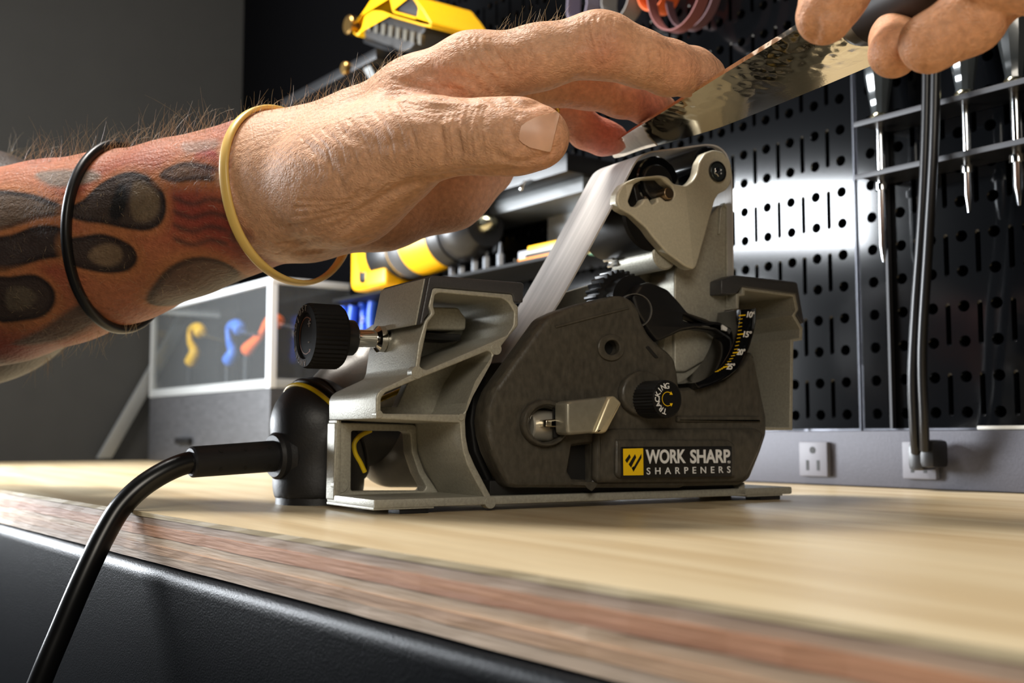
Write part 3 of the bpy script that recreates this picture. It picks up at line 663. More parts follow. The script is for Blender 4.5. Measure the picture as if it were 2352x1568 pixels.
gear('sector_gear', g2[0], g2[2], R2*1.02, 13, 198, 262, 0.032, 0.040, 0.0020, M('gear_alloy', (196, 196, 194), 0.28, 0.9), R2*0.6)
# --- pointer
pt = plate('pointer', [rnd(k3([(690, 960), (742, 892), (795, 876), (900, 922), (970, 1000), (1012, 1052), (1110, 1100), (1206, 1110), (1292, 1174), (1284, 1196), (1230, 1204), (1172, 1164), (1060, 1150), (975, 1164), (905, 1198), (832, 1228), (780, 1160), (720, 1060)]), 6, 3), rnd(k3([(990, 1072), (1116, 1114), (1040, 1116), (990, 1100)]), 2, 2)], -0.0022, 0.006, blackp, sh, 0.0016, 30)
plate('pointer_tip', [k3([(1212, 1126), (1284, 1172), (1262, 1172), (1214, 1156)])], -0.0028, -0.0016, whitep, pt)
plate('pointer_ring', [[c3(p) for p in circ(705, 1045, 100, 30)], [c3(p) for p in circ(705, 1045, 96, 30)]], -0.0030, -0.001, greyp, pt)

# --- abrasive belt loop
Yn, Yfb = 0.0050, 0.0410
path = k3([(60, 1330), (180, 1118), (290, 942), (490, 582), (640, 300), (700, 188), (735, 148), (790, 122), (850, 112), (960, 98), (1060, 84), (1130, 78), (1190, 92), (1238, 138), (1262, 220), (1272, 340), (1276, 700), (1282, 1040), (1290, 1250)])
P = [onY(*p, Yn) for p in catmull(path, 5)]
V, Fc = [], []; NB = len(P)
for i, p in enumerate(P):
    t = P[min(i+1, NB-1)]-P[max(i-1, 0)]; t /= np.linalg.norm(t); nn = np.array([-t[2], 0, t[0]])
    for (yy, o) in ((Yn, 0.0), (Yfb, 0.0), (Yfb, -0.0008), (Yn, -0.0008)): V.append((p[0]+nn[0]*o, yy, p[2]+nn[2]*o))
for i in range(NB-1):
    for q in range(4): Fc.append((i*4+q, i*4+(q+1) % 4, i*4+4+(q+1) % 4, i*4+4+q))
beltm = M('belt_abrasive', (172, 168, 164), 0.55, 0.0, 0.28, 26, 0.0, 1, stretch=(0.12, 9, 0.12))
tag(link('abrasive_belt', fixn(pyd(V, Fc)), beltm, sh, 40), 'pale grey abrasive belt')

# --- angle adjust knob on its chrome stem
Ya = 0.0335
p_in = onY(878, 779, Ya); p_out = onY(812, 780, Ya); zc = p_in[2]
xa = lambda px: onY(px, 779, Ya)[0]
stem = link('adjust_stem', cyl((xa(905), Ya, zc), (xa(800), Ya, zc), 0.0038, 28), chrome, sh, 30)
link('stem_collar', lathe([(0.0045, 0), (0.0058, 0.001), (0.0058, 0.0035), (0.004, 0.005)], (xa(884), Ya, zc), (-1, 0, 0), 28), chrome, stem, 30)
rA = 0.0138
ak = link('adjust_knob', lathe([(rA*0.93, 0), (rA, 0.0012), (rA, 0.0140), (rA*0.95, 0.0152), (rA*0.72, 0.0154), (rA*0.70, 0.0144), (0, 0.0144)], (xa(778), Ya, zc), (-1, 0, 0), 84, (0.001, 0.0142, 0.055)), M('knob_matte', (20, 19, 19), 0.62, spec=0.15), sh, 25)
link('knob_collar', lathe([(0.0068, 0), (0.0076, 0.0008), (0.0080, 0.007), (0.0080, 0.009)], (xa(813), Ya, zc), (-1, 0, 0), 36), blackp, ak, 30)
fc = (xa(778)-0.01525, Ya, zc); printd = M('dim_print', (104, 94, 86), 0.6)
arctext('ANGLE ADJUST', fc, rA*0.83, 180, 17, 0.0036, (0, -1, 0), (0, 0, 1), (-1, 0, 0), printd, ak, 'lettering')
arcline((xa(778)-0.0144, Ya, zc), rA*0.56, 0.0004, 60, 300, (0, -1, 0), (0, 0, 1), (-1, 0, 0), M('rust_print', (120, 70, 40), 0.5), ak)
for s, dz in (('+', 0.0045), ('-', -0.0025)):
    link('lettering', place(textmesh(s, 0.006), (xa(778)-0.0146, Ya-0.003, zc+dz), (0, -1, 0), (0, 0, 1)), printd, ak)

# --- motor housing behind the casting
gc = at(732, 1085, 0.532); GX, GY = gc[0], gc[1]                  # grip axis
def atY(px, py, Y): return onY(px, py, Y)
e0 = atY(722, 968, GY); e1 = atY(800, 906, GY+0.004); e2 = atY(905, 842, GY+0.010)
Fd = Field((GX-0.05, GY-0.045, -0.002), (GX+0.20, GY+0.06, 0.13), 0.0013)
g_ = Fd.new()
Fd.cone(g_, e0+(e1-e0)*0.25, e1, 0.0165, 0.0165, 0.004)
Fd.cone(g_, e1, e2, 0.0165, 0.0215, 0.006)
Fd.cone(g_, e2, e2+np.array([0.05, 0.002, 0.0]), 0.0215, 0.025, 0.008)
b0 = atY(900, 1044, GY+0.012)
Fd.cone(g_, (b0[0], GY+0.012, 0.0235), (b0[0]+0.12, GY+0.012, 0.0235), 0.0175, 0.0205, 0.008)
sl, X = Fd.region((-1, -1, -1), (1, 1, 1))
g_ = np.maximum(g_, ((DP+0.0015)-X[1])+0*X[0]+0*X[2]).astype(np.float32)
hs = link('motor_housing', relax(Fd.mesh(g_), 3), greyp, sh)
tag(hs, 'smooth grey motor housing')
g_ = Fd.new()
Fd.cone(g_, (GX, GY, 0.010), (GX, GY, 0.036), 0.0213, 0.0213, 0.004)
Fd.cone(g_, (GX, GY, 0.036), e0, 0.0205, 0.0178, 0.008)
Fd.cone(g_, e0, e0+(e1-e0)*0.16, 0.0178, 0.0172, 0.002)
Fd.cone(g_, (GX+0.004, GY, 0.034), (b0[0]-0.004, GY+0.010, 0.030), 0.0185, 0.0125, 0.010)
g_ = np.maximum(g_, (0.0028-X[2])+0*X[0]+0*X[1])
g_ = np.maximum(g_, ((DP+0.0012)-X[1])+0*X[0]+0*X[2]).astype(np.float32)      # flat foot, flat against the casting
grip = link('rubber_grip', relax(Fd.mesh(g_), 3), rubber, sh)
tag(grip, 'black rubber motor grip with yellow trim line')
link('grip_foot', cyl((GX, GY, 0.0), (GX, GY, 0.006), 0.0198, 36), rubber, grip, 30)
bvg = BVHTree.FromPolygons([v.co+Vector(world_loc(sh)) for v in grip.data.vertices], [p.vertices for p in grip.data.polygons])
bvh_ = BVHTree.FromPolygons([v.co+Vector(world_loc(sh)) for v in hs.data.vertices], [p.vertices for p in hs.data.polygons])
def ringO(name, c, axis, rt, mat, parent, trees, a0=0, a1=360, n=56, xmax=None):
    a, u, v = basis(axis); pts = []
    for k in range(n+1):
        th = math.radians(a0+(a1-a0)*k/n); d = u*math.cos(th)+v*math.sin(th); best = 0
        for T in trees:
            h = T.ray_cast(Vector(np.array(c)+d*0.06), Vector(-d))
            if h[0] is not None: best = max(best, (h[0]-Vector(c)).length)
        if best:
            q = np.array(c)+d*best; w = q-CAM
            if xmax is None or 1176+FPX*(w@RT)/(w@FW) < xmax: pts.append(q)
    return link(name, tube(pts, rt, 8, True), mat, parent, 60)
ax_ = (e1-e0)/np.linalg.norm(e1-e0)
ringO('yellow_trim', e0+ax_*0.0010, ax_, 0.0012, yellow, grip, [bvg], 90, 450, 72, 775)
ringO('grip_collar', e0+ax_*0.0046, ax_, 0.0014, rubber, grip, [bvg, bvh_])
ty = [onY(px, py, DP+0.0006) for px, py in catmull([(852, 988), (828, 1000), (814, 1018), (816, 1040), (828, 1062), (838, 1084)], 5)]
link('yellow_trim', tube(ty, 0.0011, 8), yellow, grip, 60)
tl = [onY(px, py, DP+0.003) for px, py in ((862, 922), (905, 903), (950, 884), (990, 866))]
link('yellow_stripe', tube([p+np.array([0, 0.0, 0]) for p in tl], 0.0012, 8), yellow, hs, 60)
ringO('seam', np.array([GX-0.0045, GY, 0.03]), (1, 0.35, 0.0), 0.0006, darkm, grip, [bvg])
# cord strain relief and cord
q0 = at(658, 1045, 0.522); q1 = at(437, 1061, 0.492)
link('cord_collar', lathe([(0.0128, 0), (0.0128, 0.004), (0.0108, 0.006), (0.0108, 0.0085), (0.0095, 0.010)], q0+(q0-q1)/np.linalg.norm(q0-q1)*0.003, q1-q0, 32), rubber, grip, 35)
rel = link('strain_relief', cyl(q0, q1, 0.0072, 30, 0.0008, 0.0068), rubber, sh, 35)
a_, u_, v_ = basis(q1-q0)
for t in (0.25, 0.5, 0.75):
    for dz in (0.62, -0.62):
        n_ = np.array([CAM[0], CAM[1], 0])-np.array([q0[0], q0[1], 0]); n_ -= a_*np.dot(n_, a_); n_ /= np.linalg.norm(n_)
        c_ = q0+(q1-q0)*t+(n_*math.cos(dz)+np.array([0, 0, 1])*math.sin(dz))*0.0068
        link('relief_hole', cyl(c_, c_+(n_*math.cos(dz)+np.array([0, 0, 1])*math.sin(dz))*0.0004, 0.0010, 10), darkm, rel)
cp = [(470, 1060, .496), (430, 1063, .492), (380, 1083, .487), (325, 1118, .482), (278, 1165, .478), (243, 1222, .474), (212, 1285, .470), (178, 1360, .466), (140, 1450, .462), (100, 1545, .458), (60, 1650, .455), (20, 1790, .455)]
link('power_cord', tube(catmull([at(*p) for p in cp], 8), 0.0048, 16), M('cord_black', (14, 14, 15), 0.28), sh, 60)
# ================================================================== KNIFE
ZB = 0.1672; XB = 0.150; TA = math.radians(12.0)          # the blade leans up towards its spine
def kb(px, py, dz=0.0): return onP(px, py, (XB, 0.0, ZB), np.array([math.sin(TA), 0, math.cos(TA)]))
def zb(x_): return ZB+(XB-x_)*math.tan(TA)
knife = thing('kitchen_knife', 'mirror bright hammered kitchen knife lying flat on the sharpener belt', 'knife', tuple(kb(1800, 180)))
# outline on the blade plane: edge from tip to heel, then spine back to tip
tip = kb(1409, 362); heel = np.array([0.1535, -0.150, ZB])
edge = [tuple(kb(*q)[:2]) for q in ((1403, 357), (1409, 367), (1430, 364), (1479, 347), (1545, 330), (1611, 311), (1677, 289), (1843, 223), (2004, 156), (2060, 133))]
sp = [tuple(kb(*q)[:2]) for q in ((1900, 22), (1839, 62), (1745, 120), (1657, 174), (1537, 250), (1434, 314), (1409, 339), (1403, 352))]
sp = [tuple(p) for p in sp]; spx = sp[0][0]
edge_f = [tuple(p) for p in catmull(edge, 5)]; sp_f = [tuple(p) for p in catmull(sp, 6)]
N = 60
def resample(pts, n):
    P = np.array(pts); d = np.concatenate([[0], np.cumsum(np.linalg.norm(np.diff(P, axis=0), axis=1))]); t = np.linspace(0, d[-1], n)
    return np.stack([np.interp(t, d, P[:, 0]), np.interp(t, d, P[:, 1])], 1)
Eg = resample(edge_f, N); Sp = resample(sp_f[::-1], N)
V, Fc = [], []; NW_ = 14
for i in range(N):
    for j in range(NW_+1):
        u = j/NW_; p = Eg[i]*(1-u)+Sp[i]*u; th_ = 0.0011*min(1.0, u*2.2)*(0.35+0.65*i/(N-1))
        V.append((p[0], p[1], zb(p[0])-th_+0.0010)); 
off_ = len(V)
for i in range(N):
    for j in range(NW_+1):
        u = j/NW_; p = Eg[i]*(1-u)+Sp[i]*u; th_ = 0.0011*min(1.0, u*2.2)*(0.35+0.65*i/(N-1))
        V.append((p[0], p[1], zb(p[0])+th_+0.0010))
w_ = NW_+1
for i in range(N-1):
    for j in range(NW_):
        a = i*w_+j; Fc.append((a, a+1, a+w_+1, a+w_)); Fc.append((off_+a, off_+a+w_, off_+a+w_+1, off_+a+1))
    for j in (0, NW_): a = i*w_+j; Fc.append((a, a+w_, off_+a+w_, off_+a))
for i in (0, N-1):
    for j in range(NW_): a = i*w_+j; Fc.append((a, off_+a, off_+a+1, a+1))
bm_ = bpy.data.materials.new('hammered_blade'); bm_.use_nodes = True; nt = bm_.node_tree; b = nt.nodes['Principled BSDF']
b.inputs['Base Color'].default_value = lin((232, 226, 212)); b.inputs['Metallic'].default_value = 1.0; b.inputs['Roughness'].default_value = 0.10
tc = nt.nodes.new('ShaderNodeTexCoord')
vo = nt.nodes.new('ShaderNodeTexVoronoi'); vo.inputs['Scale'].default_value = 190.0; vo.feature = 'SMOOTH_F1'; vo.inputs['Smoothness'].default_value = 0.6
nt.links.new(tc.outputs['Object'], vo.inputs['Vector'])
# hammer dimples only on the spine half: mask by distance from the edge
sx = nt.nodes.new('ShaderNodeSeparateXYZ'); nt.links.new(tc.outputs['Object'], sx.inputs[0])
mr = nt.nodes.new('ShaderNodeMapRange'); ox = knife.location.x
mr.inputs['From Min'].default_value = 0.136-ox; mr.inputs['From Max'].default_value = 0.124-ox; nt.links.new(sx.outputs[0], mr.inputs[0])
mu = nt.nodes.new('ShaderNodeMath'); mu.operation = 'MULTIPLY'; nt.links.new(vo.outputs['Distance'], mu.inputs[0]); nt.links.new(mr.outputs[0], mu.inputs[1])
wv = nt.nodes.new('ShaderNodeTexWave'); wv.inputs['Scale'].default_value = 120; wv.inputs['Distortion'].default_value = 14; wv.inputs['Detail'].default_value = 3; wv.inputs['Detail Scale'].default_value = 2.0
nt.links.new(tc.outputs['Object'], wv.inputs['Vector'])
m2 = nt.nodes.new('ShaderNodeMath'); m2.operation = 'MULTIPLY_ADD'; nt.links.new(wv.outputs['Fac'], m2.inputs[0]); m2.inputs[1].default_value = 0.010; nt.links.new(mu.outputs[0], m2.inputs[2])
bu = nt.nodes.new('ShaderNodeBump'); bu.inputs['Strength'].default_value = 0.32; bu.inputs['Distance'].default_value = 0.0010
nt.links.new(m2.outputs[0], bu.inputs['Height']); nt.links.new(bu.outputs[0], b.inputs['Normal'])
blade = link('blade', fixn(pyd(V, Fc)), bm_, knife, 50)
# small engraved marks near the heel
for k in range(3):
    p = kb(1868+k*14, 110-k*7); link('engraving', place(textmesh('ww|' if k % 2 else 'Hm', 0.0042, depth=0.00005), (p[0]-0.002, p[1], zb(p[0]-0.002)-0.00022), (0, -1, 0), (-math.cos(TA), 0, math.sin(TA))), M('engraved', (60, 56, 48), 0.6), blade)
hm = M('handle_wood_dark', (34, 24, 20), 0.5, 0, 0.3, 80)
hp_ = [at(1978, 48, .400), at(2060, 6, .382), at(2180, -57, .357), at(2320, -132, .333), at(2430, -190, .316)]
link('bolster', tube([at(1948, 66, .407), at(1962, 58, .404), hp_[0], at(2004, 35, .394)], [0.0040, 0.0075, 0.0092, 0.0096], 20), M('bolster_steel', (120, 110, 96), 0.35, 0.9), knife, 60)
link('handle', tube(catmull([at(2000, 37, .395)]+hp_[1:], 6), 0.0098, 20), hm, knife, 60)
# ================================================================== PERSON (left forearm and hand, right hand)
person = thing('person', 'tattooed left forearm and two bare hands of a person pressing a knife', 'person', tuple(at(300, 550, 0.55)*np.array([1, 1, 1])))
J = lambda px, py, d: at(px, py, d)
HRES = 0.00135
lo = np.min([at(-420, 1100, .8), at(-420, -60, .8), at(1720, -40, .40), at(1720, 700, .40), at(0, 0, .75), at(1000, 0, .65), at(-300, 700, .5)], axis=0)
pts_all = [(-300, 640, .640, .075), (0, 612, .580, .055), (1640, 180, .45, .02), (1300, 320, .57, .03), (1240, 312, .425, .02), (1000, 440, .54, .03), (1385, 95, .455, .02), (-60, 600, .65, .09)]
B0 = np.array([at(p[0], p[1], p[2]) for p in pts_all]); rr = np.array([p[3] for p in pts_all])[:, None]
Fh = Field((B0-rr).min(0)-0.008, (B0+rr).max(0)+0.008, HRES)
K = 1e-3
def chain(g, pts, k, sq=None):
    for a, b in zip(pts[:-1], pts[1:]): Fh.cone(g, J(*a[:3]), J(*b[:3]), a[3]*K, b[3]*K, k, sq)
# forearm + palm core
core = Fh.new()
chain(core, [(-330, 655, .640, 56), (-120, 632, .595, 51), (0, 612, .578, 47.5), (130, 580, .563, 44), (270, 545, .550, 40), (420, 500, .536, 35.5), (540, 462, .526, 32.5), (640, 425, .516, 31), (720, 400, .508, 29)], 0.010)
chain(core, [(-330, 622, .690, 76), (-70, 612, .652, 69), (50, 602, .642, 53)], 0.006)
chain(core, [(690, 415, .505, 27), (820, 330, .492, 21), (960, 235, .478, 17.5), (1085, 172, .468, 16.5)], 0.010)
chain(core, [(690, 420, .512, 26), (930, 285, .505, 19), (1130, 195, .497, 15)], 0.010)
chain(core, [(700, 440, .520, 25), (940, 335, .524, 18), (1130, 250, .525, 14.5)], 0.010)
chain(core, [(700, 460, .525, 24), (940, 400, .540, 17), (1100, 320, .550, 14)], 0.010)
chain(core, [(720, 470, .515, 22), (880, 468, .522, 19), (1030, 432, .532, 17.5), (1120, 385, .540, 13)], 0.012)
chain(core, [(700, 440, .500, 26), (800, 420, .480, 24), (900, 365, .462, 18.5)], 0.012)
# fingers and thumb, each its own field
fing = []
def finger(pts, kchain=0.004, kj=0.006):
    g = Fh.new(); chain(g, pts, kchain); fing.append((g, kj)); return g
finger([(1085, 168, .468, 15), (1235, 132, .461, 12.6), (1370, 102, .4590, 12.5), (1400, 108, .4600, 12.1), (1470, 134, .4630, 10.9), (1535, 156, .4715, 10.8), (1590, 166, .4815, 9.8), (1622, 174, .4870, 8.4)], 0.005, 0.008)
finger([(1130, 205, .497, 12), (1300, 192, .502, 9.6), (1345, 200, .505, 9.3), (1425, 223, .513, 8.8), (1490, 244, .526, 8.6), (1520, 254, .532, 7.4)], 0.004, 0.006)
finger([(1130, 255, .525, 11.5), (1262, 232, .535, 9.4), (1300, 245, .537, 9.2), (1345, 300, .543, 8.3), (1385, 316, .547, 8.1), (1410, 320, .549, 7.1)], 0.004, 0.006)
finger([(1100, 318, .550, 11), (1180, 320, .560, 8.2), (1225, 330, .564, 7.4), (1250, 335, .566, 6.4)], 0.004, 0.006)
finger([(760, 420, .482, 22), (860, 372, .464, 19.5), (965, 322, .448, 16.0), (1010, 315, .443, 14.4), (1090, 314, .4375, 13.2), (1150, 314, .434, 13.4), (1200, 313, .431, 13.0), (1240, 316, .428, 11.2)], 0.006, 0.010)
tot = core
res = None
for g, kj in fing:
    h = np.clip(0.5+0.5*(core-g)/kj, 0, 1); m = core*(1-h)+g*h-kj*h*(1-h)
    res = m if res is None else np.minimum(res, m)
# web of skin between thumb and index
web = Fh.new(); chain(web, [(900, 300, .468, 10), (1000, 262, .468, 7), (1060, 240, .470, 5)], 0.006)
h = np.clip(0.5+0.5*(res-web)/0.012, 0, 1); res = res*(1-h)+web*h-0.012*h*(1-h)
# creases
def crease(pts, r, k=0.0015):
    """a shallow fold pressed where the pixel path meets the surface (filled in after meshing)"""
    creases.append((pts, r, k))
creases = []
def bvh_of(me): return BVHTree.FromPolygons([v.co for v in me.vertices], [tuple(p.vertices) for p in me.polygons])
me0 = Fh.mesh(res); T0 = bvh_of(me0)
def hit(T, px, py):
    d = ray(px, py); d = d/np.linalg.norm(d); r = T.ray_cast(Vector(CAM), Vector(d)); return r[0], r[1]
def fold(path, r, depth, step=6):
    P = catmull(path, step); prev = None
    for p in P:
        q, n = hit(T0, p[0], p[1])
        if q is None: prev = None; continue
        c = np.array(q+n*(r-depth))
        if prev is not None and np.linalg.norm(c-prev) < 0.012: Fh.carve(res, prev, c, r, 0.0012)
        prev = c
for path, r, dep in (
    ([(1180, 392), (1050, 400), (930, 428), (830, 486), (740, 532)], 0.004, 0.0009),
    ([(1112, 160), (1150, 205), (1195, 240), (1240, 235)], 0.003, 0.0008), ([(1090, 190), (1140, 235), (1190, 262)], 0.003, 0.0006),
    ([(1052, 248), (1046, 300), (1056, 352)], 0.0022, 0.0005), ([(1078, 246), (1072, 300)], 0.002, 0.0004), ([(1106, 246), (1112, 290)], 0.002, 0.0004),
    ([(1362, 60), (1360, 110), (1368, 160)], 0.0025, 0.0003), ([(1382, 58), (1384, 90), (1376, 120)], 0.002, 0.0003), ([(1346, 62), (1342, 90), (1336, 110)], 0.002, 0.0003), ([(1500, 120), (1506, 160), (1500, 196)], 0.0025, 0.0003),
    ([(1120, 110), (1150, 140), (1160, 180)], 0.003, 0.0004), ([(985, 150), (1020, 200), (1080, 232)], 0.003, 0.0005), ([(905, 240), (980, 268), (1050, 262)], 0.003, 0.0004), ([(780, 300), (850, 330), (930, 330)], 0.004, 0.0003),
    ([(1000, 290), (1020, 330), (1018, 370)], 0.002, 0.0003), ([(1130, 350), (1180, 372), (1240, 362), (1285, 335)], 0.002, 0.0003), ([(1178, 270), (1172, 300), (1180, 335)], 0.002, 0.0004),
    ([(700, 330), (760, 380), (790, 440)], 0.004, 0.0003), ([(660, 560), (740, 548), (800, 520), (860, 486)], 0.003, 0.0006), ([(680, 580), (760, 572), (840, 548)], 0.003, 0.0005), ([(640, 520), (720, 515), (800, 478)], 0.003, 0.0004),
    ([(1424, 196), (1420, 225), (1428, 250)], 0.002, 0.0005), ([(1324, 180), (1318, 220)], 0.002, 0.0005),
    ([(930, 190), (1000, 205), (1060, 225)], 0.004, 0.0006), ([(900, 215), (960, 245), (1040, 252)], 0.004, 0.0006), ([(960, 170), (1030, 172), (1090, 185)], 0.004, 0.0005),
    ([(860, 470), (820, 500), (770, 520), (700, 530)], 0.003, 0.0005), ([(840, 440), (790, 480), (720, 505)], 0.003, 0.0004)):
    fold(path, r, dep)
me = relax(Fh.mesh(res), 2)
# one level of subdivision for the ink edges
bmh = bmesh.new(); bmh.from_mesh(me); bmesh.ops.triangulate(bmh, faces=[]); 
bmesh.ops.subdivide_edges(bmh, edges=bmh.edges[:], cuts=1, use_grid_fill=True); bmh.to_mesh(me); bmh.free(); relax(me, 1)
T1 = bvh_of(me)
# fine skin lines pressed into the surface
lines = []
for k in range(8): lines.append([(985-24*k, 402+6*k), (880-14*k, 438+11*k), (785-12*k, 458+14*k), (690-8*k, 462+17*k)])
for k in range(7): lines.append([(900+6*k, 178+11*k), (975+4*k, 194+11*k), (1062, 206+8*k)])
for k in range(8): lines.append([(1024+13*k, 244), (1014+13*k, 285), (1022+13*k, 350)])
for k in range(7): lines.append([(1335+12*k, 40), (1332+12*k, 75), (1340+12*k, 112)])
for k in range(6): lines.append([(1050+16*k, 90), (1058+17*k, 130), (1082+18*k, 165)])
for k in range(5): lines.append([(1490+9*k, 112+3*k), (1494+9*k, 150), (1488+9*k, 190)])
for k in range(6): lines.append([(650+22*k, 598-5*k), (672+22*k, 560-4*k), (700+20*k, 520)])
for k in range(9): lines.append([(690+28*k, 318-10*k), (720+28*k, 352-8*k), (735+28*k, 392-6*k)])
for k in range(3): lines.append([(1420+6*k, 192), (1416+6*k, 225), (1426+6*k, 256)])
for k in range(3): lines.append([(1318+5*k, 176), (1314+5*k, 210), (1322+5*k, 240)])
nvv = len(me.vertices); VV = np.empty(nvv*3, np.float32); me.vertices.foreach_get('co', VV); VV = VV.reshape(-1, 3).astype(np.float64)
NO = np.empty(nvv*3, np.float32); me.vertices.foreach_get('normal', NO); NO = NO.reshape(-1, 3); dsp = np.zeros(nvv); rl = random.Random(5)
for L in lines:
    P3 = []
    for p in catmull([(a+rl.uniform(-4, 4), b+rl.uniform(-4, 4)) for a, b in L], 5):
        q, n_ = hit(T1, p[0], p[1])
        P3.append(None if q is None else np.array(q))
    good = [p for p in P3 if p is not None]
    if len(good) < 3: continue
    lo_, hi_ = np.min(good, axis=0)-0.003, np.max(good, axis=0)+0.003; ix = np.where(((VV > lo_) & (VV < hi_)).all(1))[0]; S3 = VV[ix]; best = np.full(len(ix), 1.0)
    for a, b_ in zip(P3[:-1], P3[1:]):
        if a is None or b_ is None or np.linalg.norm(a-b_) > 0.012: continue
        ab = b_-a; t = np.clip((S3-a)@ab/max(ab@ab, 1e-12), 0, 1); best = np.minimum(best, np.linalg.norm(S3-a-t[:, None]*ab, axis=1))
    w_l = rl.uniform(0.0010, 0.0014); d_l = rl.uniform(0.00022, 0.00042)
    dsp[ix] = np.maximum(dsp[ix], d_l*np.clip(1-(best/w_l)**2, 0, 1)-0.35*d_l*np.exp(-((best-1.9*w_l)/(0.6*w_l))**2))
VV = VV-NO*dsp[:, None]; me.vertices.foreach_set('co', VV.astype(np.float32).ravel()); me.update()
# ---- ink and skin colour, painted on the arm in its own flat map (s along the forearm, t across it)
A0, A1 = at(60, 598, .57), at(600, 440, .52); AX = (A1-A0)/np.linalg.norm(A1-A0)
NN = np.array([CAM[0], CAM[1], A0[2]])-A0; NN -= AX*(NN@AX); NN /= np.linalg.norm(NN); TT = np.cross(NN, AX)
nv = len(me.vertices); VC = np.empty(nv*3, np.float32); me.vertices.foreach_get('co', VC); VC = VC.reshape(-1, 3).astype(np.float64)
S_ = (VC-A0)@AX; T_ = (VC-A0)@TT
def st(px, py):
    q, n = hit(T1, px, py)
    if q is None: q = Vector(at(px, py, .55))
    q = np.array(q); return ((q-A0)@AX, (q-A0)@TT)
def c5(p): return (p[0]/2.2395, 200+p[1]/2.2395)
def sdpoly(poly, x, y):
    P = np.array(poly); d = np.full(x.shape, 1e9); ins = np.zeros(x.shape, bool)
    for i in range(len(P)):
        a, b = P[i], P[(i+1) % len(P)]; ab = b-a; L = max(ab@ab, 1e-14)
        t = np.clip(((x-a[0])*ab[0]+(y-a[1])*ab[1])/L, 0, 1); d = np.minimum(d, np.hypot(x-a[0]-t*ab[0], y-a[1]-t*ab[1]))
        c = ((a[1] > y) != (b[1] > y)) & (x < (b[0]-a[0])*(y-a[1])/((b[1]-a[1]) if abs(b[1]-a[1]) > 1e-14 else 1e-14)+a[0]); ins ^= c
    return np.where(ins, -d, d)
def L3(c): return np.array(lin(c)[:3])
skin = L3((206, 158, 124)); COLR = np.tile(skin, (nv, 1))
# warmer fingertips and joints
def warm(px, py, d, rad, col, amt):
    c = at(px, py, d); w = np.exp(-((VC-c)**2).sum(1)/(rad*rad))[:, None]*amt; COLR[:] = COLR*(1-w)+L3(col)*w
for a in ((1520, 262, .507, .020, (196, 104, 84), .85), (1400, 322, .536, .020, (198, 104, 90), .9), (1340, 215, .503, .016, (200, 124, 96), .6), (1610, 180, .45, .016, (204, 130, 100), .6), (1250, 320, .425, .012, (214, 150, 120), .5),
          (1000, 440, .515, .035, (196, 140, 112), .6), (1290, 240, .53, .014, (196, 120, 96), .6), (1000, 240, .462, .015, (204, 136, 110), .5), (1390, 130, .447, .010, (204, 134, 104), .6)): warm(*a)
s_w = st(535, 450)[0]
reg = np.where(S_ < s_w+0.02)[0]; x, y = S_[reg], T_[reg]
nz = 0.0025*np.sin(x*310+np.sin(y*190)*2)+0.002*np.sin(y*420+x*130)
C = COLR[reg]
def blend(mask, col):
    global C
    C = C*(1-mask[:, None])+L3(col)*mask[:, None]
def sm(d, w): return np.clip(0.5-d/w, 0, 1)
inked = sm(x-s_w+0.004+nz, 0.006)
band = 0.5+0.5*np.sin((y*95+np.sin(x*48)*1.3+x*20))
blend(inked*0.95, (158, 84, 56)); blend(inked*np.clip(band*1.5-0.55, 0, 1)*0.8, (126, 46, 42)); blend(inked*np.clip((1-band)*1.7-1.1, 0, 1)*0.65, (182, 120, 78))
def shape(pts, fill, line=None, lw=0.0022, soft=0.0022, a=0.95):
    poly = [st(*c5(p)) for p in catmull(pts, 3, True)]; d = sdpoly(poly, x, y)
    if line: blend(np.clip(1-np.abs(d)/0.0065, 0, 1)*(d > 0)*inked*0.8, (172, 112, 66))
    blend(sm(d, soft)*a*inked, fill)
    if line: blend(sm(np.abs(d)-lw/2, soft*0.7)*inked*a, line)
    return d
K0 = (26, 25, 26)
shape([(180, 445), (300, 425), (480, 430), (520, 470), (430, 500), (300, 515), (220, 490)], (112, 106, 96), None, a=.85)
shape([(-60, 555), (120, 553), (250, 590), (340, 640), (200, 668), (100, 700), (-60, 730)], (88, 74, 60), K0)
shape([(-60, 800), (60, 770), (200, 722), (320, 740), (330, 850), (200, 880), (60, 925), (-60, 940)], (48, 45, 43), K0)
shape([(335, 640), (430, 590), (520, 505), (640, 448), (745, 462), (822, 530), (845, 610), (822, 690), (750, 727), (640, 715), (520, 692), (420, 678)], (52, 47, 42), K0)
shape([(690, 490), (760, 500), (815, 560), (810, 650), (750, 690), (690, 680), (670, 600)], (104, 86, 66), None)
shape([(600, 520), (640, 500), (655, 560), (640, 640), (600, 690), (560, 650)], (26, 25, 26), None)
shape([(335, 800), (420, 778), (520, 765), (610, 790), (680, 832), (694, 885), (655, 930), (570, 946), (470, 934), (370, 900)], (44, 41, 38), K0)
shape([(470, 840), (540, 805), (610, 820), (630, 870), (590, 915), (520, 915), (460, 880)], (116, 94, 72), None)
shape([(-30, 1000), (60, 985), (180, 975), (260, 1030), (270, 1100), (220, 1165), (120, 1190), (-30, 1185)], (46, 43, 40), K0)
shape([(40, 1040), (130, 1030), (190, 1080), (130, 1140), (40, 1140)], (88, 76, 62), None)
shape([(770, 1100), (800, 1030), (880, 935), (1000, 885), (1120, 895), (1210, 945), (1190, 990), (1050, 1060), (930, 1100), (830, 1120)], (70, 64, 56), K0, a=.8)
shape([(60, 1320), (200, 1250), (330, 1160), (430, 1110), (520, 1160), (500, 1210), (380, 1280), (220, 1320)], (72, 65, 58), None, a=.85)
shape([(1000, 345), (1070, 315), (1130, 350), (1140, 410), (1080, 450), (1000, 430)], (150, 40, 44), None, a=.85)
